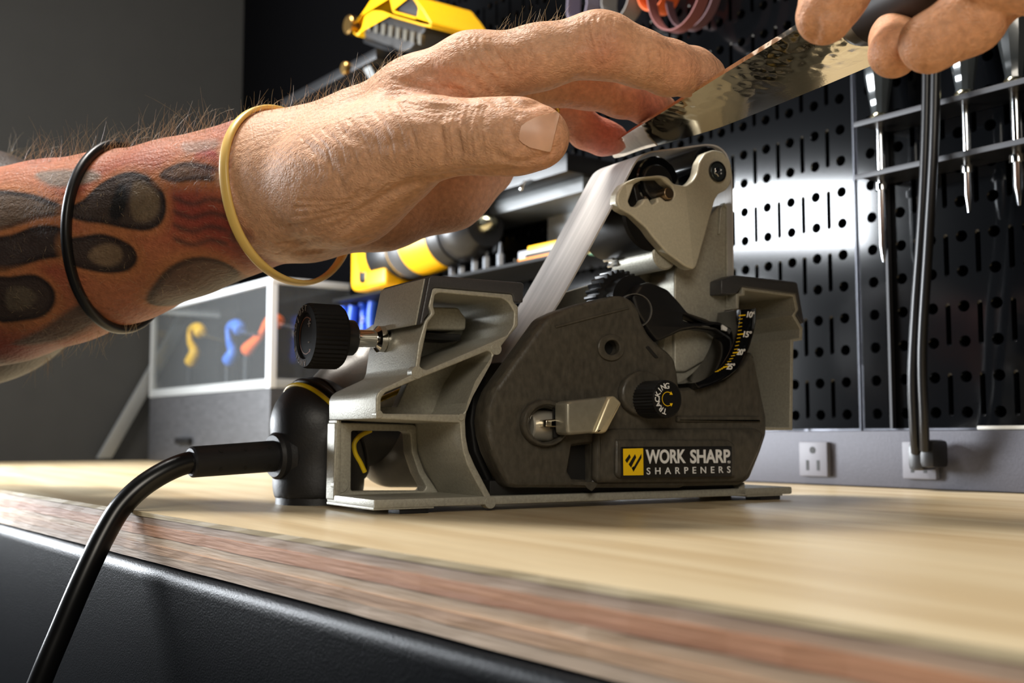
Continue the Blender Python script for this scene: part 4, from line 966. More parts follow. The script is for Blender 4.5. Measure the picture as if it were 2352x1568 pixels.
shape([(830, 450), (920, 400), (1020, 400), (1130, 430), (1130, 470), (1000, 470), (900, 480)], (92, 82, 70), K0, a=.8)
shape([(930, 290), (1000, 280), (1100, 270), (1130, 300), (1060, 330), (960, 340)], (140, 116, 104), None, a=.7)
for k in range(4):
    y0 = 560+k*70; shape([(900, y0), (990, y0+30), (1080, y0+5), (1160, y0+25), (1160, y0+45), (1080, y0+28), (990, y0+52), (900, y0+22)], (58, 48, 44), None, a=.75)
shape([(1180, 740), (1260, 760), (1330, 770), (1300, 800), (1200, 800)], (92, 72, 62), None, a=.6)
# older ink on the far muscle at the frame edge
rel_ = VC[reg]-A0; rp_ = np.linalg.norm(rel_-(rel_@AX)[:, None]*AX, axis=1)
far = sm(0.0475-rp_, 0.004)*sm(x+0.012, 0.02)
blend(far*0.96, (38, 32, 27))
COLR[reg] = C
ca = me.color_attributes.new('ink', 'FLOAT_COLOR', 'POINT')
ca.data.foreach_set('color', np.concatenate([COLR, np.ones((nv, 1))], 1).astype(np.float32).ravel())

def skinmat(name, attr=None, col=(200, 150, 118)):
    m = bpy.data.materials.new(name); m.use_nodes = True; nt = m.node_tree; b = nt.nodes['Principled BSDF']
    tc = nt.nodes.new('ShaderNodeTexCoord')
    n = nt.nodes.new('ShaderNodeTexNoise'); n.inputs['Scale'].default_value = 420; n.inputs['Detail'].default_value = 7; nt.links.new(tc.outputs['Object'], n.inputs['Vector'])
    r = nt.nodes.new('ShaderNodeMapRange'); r.inputs['From Min'].default_value = .3; r.inputs['From Max'].default_value = .7; r.inputs['To Min'].default_value = .80; r.inputs['To Max'].default_value = 1.12; nt.links.new(n.outputs[0], r.inputs[0])
    mx = nt.nodes.new('ShaderNodeMix'); mx.data_type = 'RGBA'; mx.blend_type = 'MULTIPLY'; mx.inputs[0].default_value = 1
    if attr:
        at_ = nt.nodes.new('ShaderNodeAttribute'); at_.attribute_name = attr; nt.links.new(at_.outputs['Color'], mx.inputs[6])
    else: mx.inputs[6].default_value = lin(col)
    nt.links.new(r.outputs[0], mx.inputs[7]); nt.links.new(mx.outputs[2], b.inputs['Base Color'])
    b.inputs['Roughness'].default_value = 0.55; b.inputs['Specular IOR Level'].default_value = 0.35; b.inputs['Subsurface Weight'].default_value = 0.22; b.inputs['Subsurface Radius'].default_value = (0.0035, 0.0014, 0.0007); b.inputs['Subsurface Scale'].default_value = 1.0
    v = nt.nodes.new('ShaderNodeTexVoronoi'); v.inputs['Scale'].default_value = 650; v.feature = 'DISTANCE_TO_EDGE'
    mp = nt.nodes.new('ShaderNodeMapping'); mp.inputs['Scale'].default_value = (0.7, 1, 1.2); nt.links.new(tc.outputs['Object'], mp.inputs[0])
    nd = nt.nodes.new('ShaderNodeTexNoise'); nd.inputs['Scale'].default_value = 120; nt.links.new(tc.outputs['Object'], nd.inputs['Vector'])
    md = nt.nodes.new('ShaderNodeVectorMath'); md.operation = 'MULTIPLY_ADD'; md.inputs[1].default_value = (.004, .004, .004); nt.links.new(nd.outputs['Color'], md.inputs[0]); nt.links.new(mp.outputs[0], md.inputs[2]); nt.links.new(md.outputs[0], v.inputs['Vector'])
    w = nt.nodes.new('ShaderNodeTexWave'); w.inputs['Scale'].default_value = 110; w.inputs['Distortion'].default_value = 7; w.inputs['Detail'].default_value = 4; w.inputs['Detail Scale'].default_value = 1.6; w.bands_direction = 'DIAGONAL'; nt.links.new(tc.outputs['Object'], w.inputs['Vector'])
    wm = nt.nodes.new('ShaderNodeMath'); wm.operation = 'MULTIPLY'; wm.inputs[1].default_value = 0.30; nt.links.new(w.outputs['Fac'], wm.inputs[0])
    ad = nt.nodes.new('ShaderNodeMath'); ad.operation = 'MULTIPLY_ADD'; nt.links.new(v.outputs['Distance'], ad.inputs[0]); ad.inputs[1].default_value = 0.9; nt.links.new(wm.outputs[0], ad.inputs[2])
    a2 = nt.nodes.new('ShaderNodeMath'); a2.operation = 'MULTIPLY_ADD'; nt.links.new(n.outputs[0], a2.inputs[0]); a2.inputs[1].default_value = 0.7; nt.links.new(ad.outputs[0], a2.inputs[2])
    bu = nt.nodes.new('ShaderNodeBump'); bu.inputs['Strength'].default_value = 0.45; bu.inputs['Distance'].default_value = 0.0008; nt.links.new(a2.outputs[0], bu.inputs['Height']); nt.links.new(bu.outputs[0], b.inputs['Normal'])
    return m
nailm = M('nail', (212, 168, 142), 0.42, 0, 0.08, 160, sss=0.1)
arm_o = link('forearm_and_hand', me, skinmat('skin_inked', 'ink'), person)
for p in arm_o.data.polygons: p.use_smooth = True
tag(arm_o, 'left forearm with flame tattoos and hand with fingers stretched over the blade')
# thumb nail: a curved plate laid on the thumb
def nail(name, corners, parent, T, lift=0.0005, nu=10, nv_=10, mat=nailm):
    """corners px: base-bottom, base-top, tip-top, tip-bottom"""
    a, b, c, d = [np.array(q, float) for q in corners]; V, Fc = [], []
    for i in range(nu+1):
        for j in range(nv_+1):
            u, v = i/nu, j/nv_; v = 0.5+(v-0.5)*min(1.0, 0.55+0.45*math.sqrt(min(1.0, u/0.35))); p = (a*(1-v)+b*v)*(1-u)+(d*(1-v)+c*v)*u
            # rounded base
            rb_ = 1-abs(2*v-1)**2.2; p = p+((a*(1-v)+b*v)-(d*(1-v)+c*v))*(0.10*rb_*(1-u))
            q, n = hit(T, *p)
            if q is None: q, n, _, _ = T.find_nearest(Vector(at(p[0], p[1], .42)))
            V.append(np.array(q+n*(lift+0.0004*u)))
    V0 = [np.array(v) for v in V]
    for _ in range(6):
        W_ = [v.copy() for v in V]
        for i in range(1, nu):
            for j in range(1, nv_):
                k = i*(nv_+1)+j; W_[k] = (V[k-1]+V[k+1]+V[k-nv_-1]+V[k+nv_+1])/4
        V = W_
    n0 = len(V); ctr = np.mean(V, axis=0); inn = (at(1230, 305, .432)-ctr); inn /= np.linalg.norm(inn)
    V = V+[v+inn*0.0009 for v in V]
    w = nv_+1
    for i in range(nu):
        for j in range(nv_): k = i*w+j; Fc += [(k, k+1, k+w+1, k+w), (n0+k, n0+k+w, n0+k+w+1, n0+k+1)]
    for i in range(nu):
        for j in (0, nv_): k = i*w+j; Fc.append((k, k+w, n0+k+w, n0+k))
    for j in range(nv_):
        for i in (0, nu): k = i*w+j; Fc.append((k, n0+k, n0+k+1, k+1))
    return link(name, fixn(pyd(V, Fc)), mat, parent, 60)
nl = nail('thumb_nail', [(1196, 334), (1206, 276), (1284, 258), (1262, 346)], arm_o, T1)
tag(nl, 'pale thumb nail')
# ring on the ring finger
rc0, rc1 = at(1240, 238, .5335), at(1262, 232, .535); ax_r = rc1-rc0; 
a_, u_, v_ = basis(ax_r); 
tag(link('finger_ring', tube([rc1-ax_r*0.2+(u_*math.cos(t)+v_*math.sin(t))*0.0104 for t in np.linspace(0, 2*math.pi, 41)], 0.0012, 8, False), M('gold', (212, 170, 80), 0.2, 1.0), None, 60), 'thin gold ring on the bent ring finger over the knife', 'ring')

# ---- arm hair: fine curved strands
hv, hf = [], []
rh = random.Random(11)
def strand(p, d, L, bend, r=0.00007, n=6):
    global hv, hf
    base_ = len(hv); d = d/np.linalg.norm(d); _, u, v = basis(d); pos = np.array(p, float); cur = d.copy()
    for i in range(n+1):
        ri = r*(1-0.75*i/n)
        for k in range(3): hv.append(pos+(u*math.cos(k*2.094)+v*math.sin(k*2.094))*ri)
        cur = cur+bend*(1.0/n); cur /= np.linalg.norm(cur); pos = pos+cur*(L/n)
    for i in range(n):
        for k in range(3): hf.append((base_+i*3+k, base_+i*3+(k+1) % 3, base_+i*3+3+(k+1) % 3, base_+i*3+3+k))
def topy(px):
    lo_, hi_ = None, None
    for py in range(10, 700, 6):
        if hit(T1, px, py)[0] is not None:
            for q in range(py-6, py+1):
                if hit(T1, px, q)[0] is not None: return q
    return None
UPW = np.array([0, 0, 1.0])
tops = {px: topy(px) for px in range(20, 1300, 8)}
for px, ty in tops.items():
    if ty is None: continue
    dens, Lm = (4, 0.013) if px < 490 else ((3, 0.007) if px < 930 else ((0, 0) if px < 1140 else (2, 0.006)))
    if 500 < px < 560: dens = 2
    for k in range(dens):
        q, n = hit(T1, px+rh.uniform(-4, 4), ty+rh.uniform(0, 9))
        if q is None: continue
        d = np.array(n)*0.5+UPW*rh.uniform(0.2, 0.9)+AX*rh.uniform(-0.2, 1.1)+NN*rh.uniform(-.3, .3)
        strand(np.array(q), d, Lm*rh.uniform(.35, 1.5)*(1.5 if rh.random() < .08 else 1), np.array([rh.uniform(-.9, .9), rh.uniform(-.5, .5), rh.uniform(-1.2, .4)]))
for k in range(520):   # short hairs lying on the inked skin
    px = rh.uniform(10, 700); py = rh.uniform(300, 780); q, n = hit(T1, px, py)
    if q is None: continue
    d = np.array(n)*0.35+AX*rh.uniform(.2, 1)+TT*rh.uniform(-.6, .6)
    strand(np.array(q), d, rh.uniform(.002, .006), np.array([rh.uniform(-.5, .5), 0, rh.uniform(-.6, .3)]), 0.00005, 4)
for k in range(60):    # wisps under the forearm
    px = rh.uniform(60, 330); py = 0
    for yy in range(900, 560, -6):
        if hit(T1, px, yy)[0] is not None: py = yy; break
    q, n = hit(T1, px, py-rh.uniform(0, 8))
    if q is None: continue
    strand(np.array(q), np.array(n)*0.4-UPW*rh.uniform(.3, .8)+AX*rh.uniform(-.8, .3), rh.uniform(.006, .014), np.array([rh.uniform(-.8, .3), 0, rh.uniform(-.2, .6)]))
tag(link('arm_hair', pyd(hv, hf), M('hair', (190, 164, 124), 0.4), arm_o), kind='stuff')

# ---- wrist bands
def depth_at(px, py, d0):
    q, n = hit(T1, px, py)
    return d0 if q is None else min(d0, float((np.array(q)-CAM)@FW))
def bandpts(front, back, lift):
    out = []
    for px, py, d0 in front: out.append(at(px, py, depth_at(px, py, d0)-lift))
    for p in back: out.append(at(*p))
    return catmull(out, 8, True)
def sweep(pts, w, t, wdir, n=12):
    P = pts; N = len(P); V, Fc = [], []
    for i in range(N):
        tg = P[(i+1) % N]-P[i-1]; tg /= np.linalg.norm(tg); wd = wdir-tg*(wdir@tg); wd /= np.linalg.norm(wd); tn = np.cross(tg, wd)
        for k in range(n):
            a = 2*math.pi*k/n; V.append(P[i]+wd*w/2*math.copysign(abs(math.cos(a))**0.7, math.cos(a))+tn*t/2*math.copysign(abs(math.sin(a))**0.7, math.sin(a)))
    for i in range(N):
        for k in range(n): Fc.append((i*n+k, i*n+(k+1) % n, ((i+1) % N)*n+(k+1) % n, ((i+1) % N)*n+k))
    return fixn(pyd(V, Fc))
def ringband(c, top, front, lift, sag, n=72):
    c = at(*c); U = at(*top)-c; U /= np.linalg.norm(U); F_ = at(*front)-c; F_ -= U*(F_@U); F_ /= np.linalg.norm(F_); rad = []
    dirs = [U*math.cos(2*math.pi*k/n)+F_*math.sin(2*math.pi*k/n) for k in range(n)]
    for d in dirs:
        h = T1.ray_cast(Vector(c), Vector(d)); rad.append(h[3] if h[0] is not None else 0.035)
    rad = np.array(rad)
    for _ in range(3): rad = np.maximum(rad, (np.roll(rad, 1)+np.roll(rad, -1))/2)
    for k in range(n):
        rad[k] += lift+sag*max(0.0, -math.cos(2*math.pi*k/n))**1.5
    for _ in range(4): rad = 0.5*rad+0.25*(np.roll(rad, 1)+np.roll(rad, -1))
    return [c+d*r for d, r in zip(dirs, rad)]
yb = ringband((656, 430, .515), (630, 272, .515), (548, 436, .490), 0.0016, 0.0075)
tag(link('wristband', sweep(yb, 0.0046, 0.0024, AX), M('yellow_silicone', (222, 186, 104), 0.38, sss=0.15), None, 60), 'pale yellow rubber band hanging around the wrist', 'wristband')
bb = ringband((292, 540, .552), (296, 362, .552), (170, 520, .512), 0.0018, 0.0)
tag(link('wristband', sweep(bb, 0.0044, 0.0044, AX), M('black_silicone', (18, 17, 17), 0.4), None, 60), 'thin black rubber band around the tattooed forearm', 'wristband')

# ---- right hand
pr = [(3100, -440, .36), (1840, 110, .38), (2450, 200, .30), (2450, -330, .40), (1840, -330, .42), (2200, 190, .33), (2000, 190, .38)]
Br = np.array([at(*p) for p in pr]); Fh = Field(Br.min(0)-0.02, Br.max(0)+0.02, 0.00125)
core2 = Fh.new(); chain(core2, [(2060, -200, .392, 13), (2200, -180, .395, 15), (2420, -190, .345, 22), (2640, -260, .345, 26), (2960, -380, .36, 30)], 0.01)
res2 = None
for pts in ([(2060, -190, .368, 11), (1965, -85, .362, 10.2), (1918, -15, .3585, 9.9), (1893, 38, .357, 8.9)],
            [(2130, -150, .410, 11), (2100, -40, .412, 9.4), (2078, 40, .398, 8.9), (2062, 90, .378, 8.5), (2052, 122, .363, 8.0)],
            [(2360, -150, .372, 12), (2310, -40, .358, 10.2), (2228, 46, .347, 9.9), (2136, 98, .346, 9.4)],
            [(2460, -120, .335, 12), (2400, -40, .336, 9.2), (2270, -42, .338, 8.8)]):
    g = Fh.new(); chain(g, pts, 0.004); h = np.clip(0.5+0.5*(core2-g)/0.008, 0, 1); m = core2*(1-h)+g*h-0.008*h*(1-h); res2 = m if res2 is None else np.minimum(res2, m)
T0 = bvh_of(Fh.mesh(res2)); res = res2
for path, r, dep in (([(1868, 95), (1870, 60), (1866, 34)], 0.003, 0.0008), ([(1850, 20), (1900, 28), (1960, 20)], 0.003, 0.0004), ([(2205, 20), (2230, 60), (2255, 100)], 0.003, 0.0004)): fold(path, r, dep)
me2 = relax(Fh.mesh(res), 2)
ro = link('gripping_hand', me2, skinmat('skin_plain', None, (206, 150, 112)), person)
tag(ro, 'right hand fingers wrapped round the knife handle')
# ================================================================== BACKGROUND THINGS
blk = M('satin_black', (16, 16, 18), 0.4); yel = M('tool_yellow', (246, 184, 8), 0.4); dgrey = M('tool_grey', (70, 71, 74), 0.45)
palem = M('pale_edge', (214, 218, 222), 0.35); ste = M('steel_bright', (215, 218, 222), 0.15, 1.0)
gm = bpy.data.materials.new('clear_acrylic'); gm.use_nodes = True; nt = gm.node_tree; nt.nodes.remove(nt.nodes['Principled BSDF'])
tr = nt.nodes.new('ShaderNodeBsdfTransparent'); tr.inputs[0].default_value = (.93, .95, .96, 1); gl = nt.nodes.new('ShaderNodeBsdfGlossy'); gl.inputs['Roughness'].default_value = 0.05
fr = nt.nodes.new('ShaderNodeFresnel'); fr.inputs[0].default_value = 1.49; mxs = nt.nodes.new('ShaderNodeMixShader')
geo = nt.nodes.new('ShaderNodeNewGeometry'); im = nt.nodes.new('ShaderNodeMapRange'); im.inputs['To Min'].default_value = 1.4; im.inputs['To Max'].default_value = 1/1.4
nt.links.new(geo.outputs['Backfacing'], im.inputs[0]); nt.links.new(im.outputs[0], fr.inputs[0]); nt.links.new(fr.outputs[0], mxs.inputs[0]); df = nt.nodes.new('ShaderNodeBsdfDiffuse'); df.inputs[0].default_value = (.8, .83, .85, 1); mh = nt.nodes.new('ShaderNodeMixShader'); mh.inputs[0].default_value = 0.03; nt.links.new(tr.outputs[0], mh.inputs[1]); nt.links.new(df.outputs[0], mh.inputs[2]); nt.links.new(mh.outputs[0], mxs.inputs[1]); nt.links.new(gl.outputs[0], mxs.inputs[2]); nt.links.new(mxs.outputs[0], nt.nodes['Material Output'].inputs[0])

# ---- display case on the bench
s0c = float((onZ(617, 1072, 0.0)-W0)@EW); offc = float((onZ(617, 1072, 0.0)-W0)@NW); s1c = 0.925; zc0, zc1 = 0.082, 0.196
case = thing('display_case', 'clear acrylic display case on a dark wooden base in the bench corner', 'display case', tuple(wp((s0c+s1c)/2, 0, offc/2)))
Lc = s1c-s0c; o0 = 0.0175; Dc = offc-o0
basem = M('case_base_wood', (58, 58, 60), 0.55, 0, 0.35, 60, 0.3, 200, stretch=(8, 1, 8))
link('base', boxO(wp(s0c, 0.0, o0), EW*Lc, NW*Dc, (0, 0, zc0), 0.002), basem, case, 40)
link('base_rim', join([boxO(wp(s0c, zc0, offc-0.006), EW*Lc, NW*0.006, (0, 0, 0.010), 0.001), boxO(wp(s0c, zc0, o0), EW*0.006, NW*Dc, (0, 0, 0.010), 0.001)]), M('case_rim', (150, 152, 152), 0.4), case, 40)
link('latch', boxO(wp(s0c+Lc*0.58, 0.022, offc), EW*0.045, NW*0.006, (0, 0, 0.008), 0.001), blk, case, 40)
link('pane', boxO(wp(s0c, zc0+0.010, offc-0.003), EW*Lc, NW*0.003, (0, 0, zc1-zc0-0.012)), gm, case)
link('pane', boxO(wp(s0c, zc0+0.010, o0), EW*0.003, NW*(Dc-0.003), (0, 0, zc1-zc0-0.012)), gm, case)
link('pane', boxO(wp(s1c-0.003, zc0+0.010, o0), EW*0.003, NW*(Dc-0.003), (0, 0, zc1-zc0-0.012)), gm, case)
link('lid', boxO(wp(s0c, zc1-0.002, o0), EW*Lc, NW*Dc, (0, 0, 0.003)), gm, case)
for a in ((boxO(wp(s0c, zc1-0.004, offc-0.005), EW*Lc, NW*0.006, (0, 0, 0.007), 0.001)), boxO(wp(s0c-0.001, zc1-0.004, o0), EW*0.006, NW*Dc, (0, 0, 0.007), 0.001), boxO(wp(s1c-0.005, zc1-0.004, o0), EW*0.006, NW*Dc, (0, 0, 0.007), 0.001)):
    link('edge_strip', a, palem, case, 40)
link('corner_strip', boxO(wp(s0c-0.0005, zc0, offc-0.007), EW*0.010, NW*0.008, (0, 0, zc1-zc0), 0.001), palem, case, 40)
link('corner_strip', boxO(wp(s1c-0.006, zc0, offc-0.006), EW*0.006, NW*0.007, (0, 0, zc1-zc0), 0.001), M('case_rim', (150, 152, 152)), case, 40)
# ---- bent handled tools inside the case, each leaning on its rod
def on_s(px, py, off): s, z = wl(px, py, off); return wp(s, z, off)
def bent_tool(path, rod, col, label, off, rr=0.0075):
    pts = [on_s(px, py, off) for px, py in path]
    foot = wp(float((pts[-1]-W0)@EW), zc0+0.0005, off)
    t = thing('bent_handle_tool', label, 'hand tool', tuple(foot), 'bent handled tools in the display case')
    P = catmull(pts, 6); n = len(P); r = [rr*(0.80+0.30*math.cos(2*math.pi*i/(n-1))) for i in range(n)]; r[0] *= 0.6; r[-1] *= 0.6
    link('handle', tube(P, r, 14), M('handle_'+label.split()[0], col, 0.4), t, 60)
    link('rod', cyl(on_s(*rod[0], off), on_s(*rod[1], off), 0.0022, 12), ste, t, 60)
    link('stand', cyl(foot, pts[-1], 0.0030, 12), blk, t, 60)
oc = offc-0.035
bent_tool([(462, 768), (455, 752), (438, 757), (437, 785), (447, 808), (436, 836)], [(455, 765), (525, 782)], (246, 190, 20), 'yellow bent handled tool standing in the acrylic case', oc)
bent_tool([(552, 760), (543, 745), (526, 752), (527, 785), (535, 808), (523, 832)], [(545, 760), (590, 768)], (70, 120, 214), 'blue bent handled tool beside the yellow one in the case', oc)
bent_tool([(640, 742), (628, 732), (612, 742), (600, 768), (580, 790), (566, 806)], [(632, 742), (680, 752)], (250, 110, 40), 'orange bent handled tool leaning behind the white case edge', oc-0.01)
def clampo(px, py, col, label, off):
    p = on_s(px, py, off); t = thing('spring_clamp', label, 'clamp', tuple(wp(float((p-W0)@EW), zc0+0.0005, off)), 'blue clamps in the display case')
    cm_ = M('clamp_blue', col, 0.4)
    for sg in (-1, 1):
        link('jaw', tube(catmull([p+EW*0.012*sg-np.array([0, 0, 0.030]), p+EW*0.007*sg, p+EW*0.011*sg+np.array([0, 0, 0.022])], 6), 0.005, 10), cm_, t, 60)
    link('pivot', cyl(p-NW*0.007, p+NW*0.007, 0.004, 12), ste, t, 60)
    f = wp(float((p-W0)@EW), zc0+0.0005, off); link('stand', cyl(f, p-np.array([0, 0, 0.02]), 0.006, 10), blk, t, 60)
clampo(845, 735, (44, 92, 220), 'bright blue spring clamp at the wall end of the case', o0+0.02)
clampo(800, 752, (40, 70, 170), 'darker blue spring clamp beside the bright blue one', o0+0.03)
# ---- slim grey bar leaning in the corner behind the case
q0_, q1_ = [onP(px, py, wp(S_END-0.012, 0, 0), -EW) for px, py in ((236, 1060), (556, 492))]
q0_[2] = 0.004; dq = q1_-q0_
tag(link('leaning_bar', boxO(q0_-NW*0.009, dq, NW*0.018, -EW*0.008, 0.001), M('bar_grey', (128, 130, 130), 0.4, 0.5), None, 40), 'slim grey metal bar leaning on the wall behind the display case', 'bar')

# ---- black tool shelf carrying the drill
sa, zs = wl(800, 664, 0.05); sb = wl(1450, 664, 0.05)[0]; zs = 0.172
shelf = thing('tool_shelf', 'black steel wall shelf under the yellow drill', 'shelf', tuple(wp((sa+sb)/2, zs-0.006, 0.03)))
link('tray', boxO(wp(sb, zs-0.003, 0.0062), EW*(sa-sb), NW*0.062, (0, 0, 0.003), 0.0008), M('shelf_black', (8, 8, 9), 0.6, spec=0.2), shelf, 40)
def wpx(px, py, off): return on_s(px, py, off)
# ---- drill
od = 0.062
A_, B_ = wpx(862, 598, od), wpx(1038, 540, od)
dr = thing('cordless_drill', 'yellow and black cordless drill lying on the black wall shelf', 'drill', tuple(wp(float((A_-W0)@EW), zs, od)))
ad_ = (B_-A_)/np.linalg.norm(B_-A_); Ld = np.linalg.norm(B_-A_)
R0 = 0.0265
link('motor_body', lathe([(R0*0.75, 0), (R0*0.95, 0.008), (R0, Ld*0.35), (R0*1.02, Ld*0.36), (R0*1.08, Ld*0.75), (R0*1.0, Ld)], A_, ad_, 32), yel, dr, 40)
link('grip_band', lathe([(R0*1.02, 0), (R0*1.06, 0.002), (R0*1.08, Ld*0.26), (R0*1.04, Ld*0.28)], A_+ad_*Ld*0.20, ad_, 32), blk, dr, 40)
link('grey_panel', lathe([(R0*1.03, 0), (R0*1.075, 0.003), (R0*1.09, Ld*0.16), (R0*1.04, Ld*0.18)], A_+ad_*Ld*0.48, ad_, 32), dgrey, dr, 40)
link('collar', lathe([(R0*1.12, 0), (R0*1.14, 0.006), (R0*1.06, 0.016)], B_, ad_, 32), blk, dr, 40)
ch = link('chuck', lathe([(R0*0.98, 0), (R0*1.05, 0.004), (R0*1.0, 0.026), (R0*0.72, 0.036)], B_+ad_*0.015, ad_, 32), M('chuck_black', (30, 30, 32), 0.35), dr, 40)
link('chuck_jaw', lathe([(0.009, 0), (0.007, 0.010), (0.003, 0.014)], B_+ad_*0.050, ad_, 16), M('jaw_steel', (190, 186, 160), 0.25, 1.0), ch, 40)
for k in range(3): link('vent', boxO(A_+ad_*(Ld*0.62+k*0.008)+NW*R0*1.06+np.array([0, 0, 0.004]), ad_*0.004, NW*0.0022, (0, 0, 0.008)), dgrey, dr)
hp = A_+ad_*0.012
link('handle', boxO(wp(float((hp-W0)@EW)+0.032, zs+0.001, od-0.018), -EW*0.050, NW*0.036, (0, 0, 0.052), 0.009, 3), yel, dr, 50)
link('handle_grip', boxO(wp(float((hp-W0)@EW)+0.012, zs+0.006, od-0.020), -EW*0.022, NW*0.040, (0, 0, 0.042), 0.006, 3), blk, dr, 50)
link('battery', boxO(wp(float((hp-W0)@EW)-0.006, zs+0.0002, od-0.022), -EW*0.040, NW*0.044, (0, 0, 0.018), 0.004, 3), yel, dr, 50)
# ---- row of bright steel bits standing on the shelf
for px, nth in ((1150, 'first'), (1118, 'second'), (1092, 'third'), (1062, 'fourth'), (1040, 'fifth')):
    p = wpx(px, 640, 0.056); b0_ = wp(float((p-W0)@EW), zs+0.0002, 0.056)
    t = thing('drill_bit', 'small steel bit, %s of the row counted from the yellow battery pack' % nth, 'drill bit', tuple(b0_), 'steel bits on the black shelf')
    link('shank', cyl(b0_, b0_+np.array([0, 0, 0.012]), 0.0034, 6), M('bit_steel', (110, 112, 116), 0.4, 0.8), t); link('tip', cyl(b0_+np.array([0, 0, 0.012]), b0_+np.array([0, 0, 0.022]), 0.0022, 10, 0, 0.0012), M('bit_steel', (110, 112, 116)), t, 60)
# ---- battery pack and boxes at the near end of the shelf
def slabthing(name, label, cat, px0, px1, y0, y1, off, dep, parts):
    s_0, z_1 = wl(px0, y0, off); s_1, z_0 = wl(px1, y1, off); z_0 = max(z_0, zs+0.0003)
    t = thing(name, label, cat, tuple(wp((s_0+s_1)/2, z_0, off-dep/2))); H = z_1-z_0
    for nm, f0, f1, g0, g1, mat, grow in parts:
        link(nm, boxO(wp(s_0+(s_1-s_0)*f0, z_0+H*g0, off-dep-grow), EW*(s_1-s_0)*(f1-f0), NW*(dep+2*grow), (0, 0, H*(g1-g0)), 0.0015, 2), mat, t, 40)
    return t
slabthing('battery_pack', 'yellow topped black battery pack behind the pale belt', 'battery', 1180, 1345, 572, 668, 0.064, 0.045,
    [('top_shell', 0.2, 1.0, 0.55, 1.0, yel, 0.0), ('terminal_block', 0.0, 0.22, 0.20, 0.85, M('pack_grey', (150, 152, 158), 0.4), -0.004), ('seam', 0.18, 1.0, 0.42, 0.55, M('pack_cream', (214, 208, 190), 0.5), 0.001), ('lower_shell', 0.15, 1.0, 0.22, 0.42, blk, 0.0), ('base', 0.05, 0.8, 0.0, 0.22, M('pack_orange', (236, 140, 24), 0.45), 0.0)])
slabthing('tool_box', 'green and yellow boxed tool beside the battery pack', 'box', 1350, 1420, 586, 672, 0.062, 0.045,
    [('lid', 0.0, 1.0, 0.62, 1.0, M('box_green', (96, 150, 118), 0.5), 0.0), ('side_band', 0.0, 0.35, 0.45, 0.62, yel, 0.001), ('body', 0.0, 1.0, 0.16, 0.62, blk, 0.0), ('foot_strip', 0.0, 1.0, 0.0, 0.16, M('pack_cream', (214, 208, 190)), 0.0)])
# ---- pale sheet added for the bright reflection on the pegboard behind the belt
pa = wl(1256, 460, 0.012); pb = wl(1345, 660, 0.012)
tag(link('reflection_sheet', boxO(wp(pb[0], zs+0.0004, 0.0075), EW*(pa[0]-pb[0]), NW*0.004, (0, 0, pa[1]-zs), 0.001), M('reflection_pale', (188, 194, 198), 0.35, 0.3), None, 40), 'pale sheet standing in for a bright reflection on the pegboard', 'sheet')
# ---- upper black shelf edge over the bench
su0, zu = wl(1000, 420, 0.06); su1 = wl(1340, 420, 0.06)[0]; zu = wl(1250, 425, 0.06)[1]
sh2 = thing('ledge_shelf', 'short black ledge shelf on the pegboard behind the thumb', 'shelf', tuple(wp((su0+su1)/2, zu, 0.03)))
link('board', boxO(wp(su1, zu, 0.0062), EW*(su0-su1), NW*0.07, (0, 0, 0.014), 0.001), blk, sh2, 40)
link('rail', boxO(wp(su1+0.005, zu-0.012, 0.0062), EW*(su0-su1-0.01), NW*0.05, (0, 0, 0.012), 0.001), M('ledge_grey', (90, 94, 96), 0.4), sh2, 40)
link('hook', tube(catmull([wp(su1+0.045, zu+0.002, 0.074), wp(su1+0.045, zu-0.004, 0.085), wp(su1+0.042, zu-0.008, 0.088), wp(su1+0.039, zu-0.002, 0.086)], 5), 0.0012, 8), ste, sh2, 60)
# ---- corner shelf with battery tool, high on the wall
sp0, zp = wl(722, 108, 0.09); sp1, _ = wl(945, 150, 0.09)
zp = wl(850, 128, 0.12)[1]
sh3 = thing('bracket_shelf', 'black bracket shelf high in the corner holding a yellow battery tool', 'shelf', tuple(wp((sp0+sp1)/2, zp-0.01, 0.03)))
link('board', boxO(wp(sp1, zp-0.010, 0.0066), EW*(sp0-sp1), NW*0.120, (0, 0, 0.010), 0.0015), blk, sh3, 40)
for ss in (sp0-0.012, sp1+0.02):
    o_w = -0.0195 if ss > sM+0.02 else 0.0066
    b0_, b1_ = wp(ss, zp-0.012, 0.115), wp(ss, zp-0.150, o_w+0.004)
    link('brace', boxO(b0_, b1_-b0_, EW*0.012, NW*0.008+np.array([0, 0, 0.004])), M('bar_grey', (128, 130, 130)), sh3, 40)
    link('upright', boxO(wp(ss, zp-0.17, o_w), EW*0.012, NW*(0.0125-o_w), (0, 0, 0.16)), M('bar_grey', (128, 130, 130)), sh3, 40)
pbolt = wpx(795, 98, 0.128); link('bolt', cyl(wp(float((pbolt-W0)@EW), zp-0.005, 0.126), wp(float((pbolt-W0)@EW), zp-0.005, 0.131), 0.006, 16, 0.001), M('bronze', (176, 140, 84), 0.3, 1.0), sh3, 40)
cT = lambda L: [(550+x/3.36, y/3.36) for x, y in L]
def wplate(name, outlines, off, dep, mat, parent, bev=0.0015):
    me = slab2d([[wl(px, py, off) for px, py in ol] for ol in outlines], dep, bev, 2)
    me.transform(Matrix(((EW[0], 0, NW[0], 0), (EW[1], 0, NW[1], 0), (0, 1, 0, 0), (0, 0, 0, 1))))
    c = W0+NW*(off-dep/2); me.transform(Matrix.Translation((c[0], c[1], 0))); fixn(me)
    return link(name, me, mat, parent, 40)
offt = 0.118
bt = thing('battery_tool', 'yellow framed black battery tool standing on the corner shelf', 'power tool', tuple(wp(wl(900, 110, offt)[0], zp+0.0004, 0.09)))
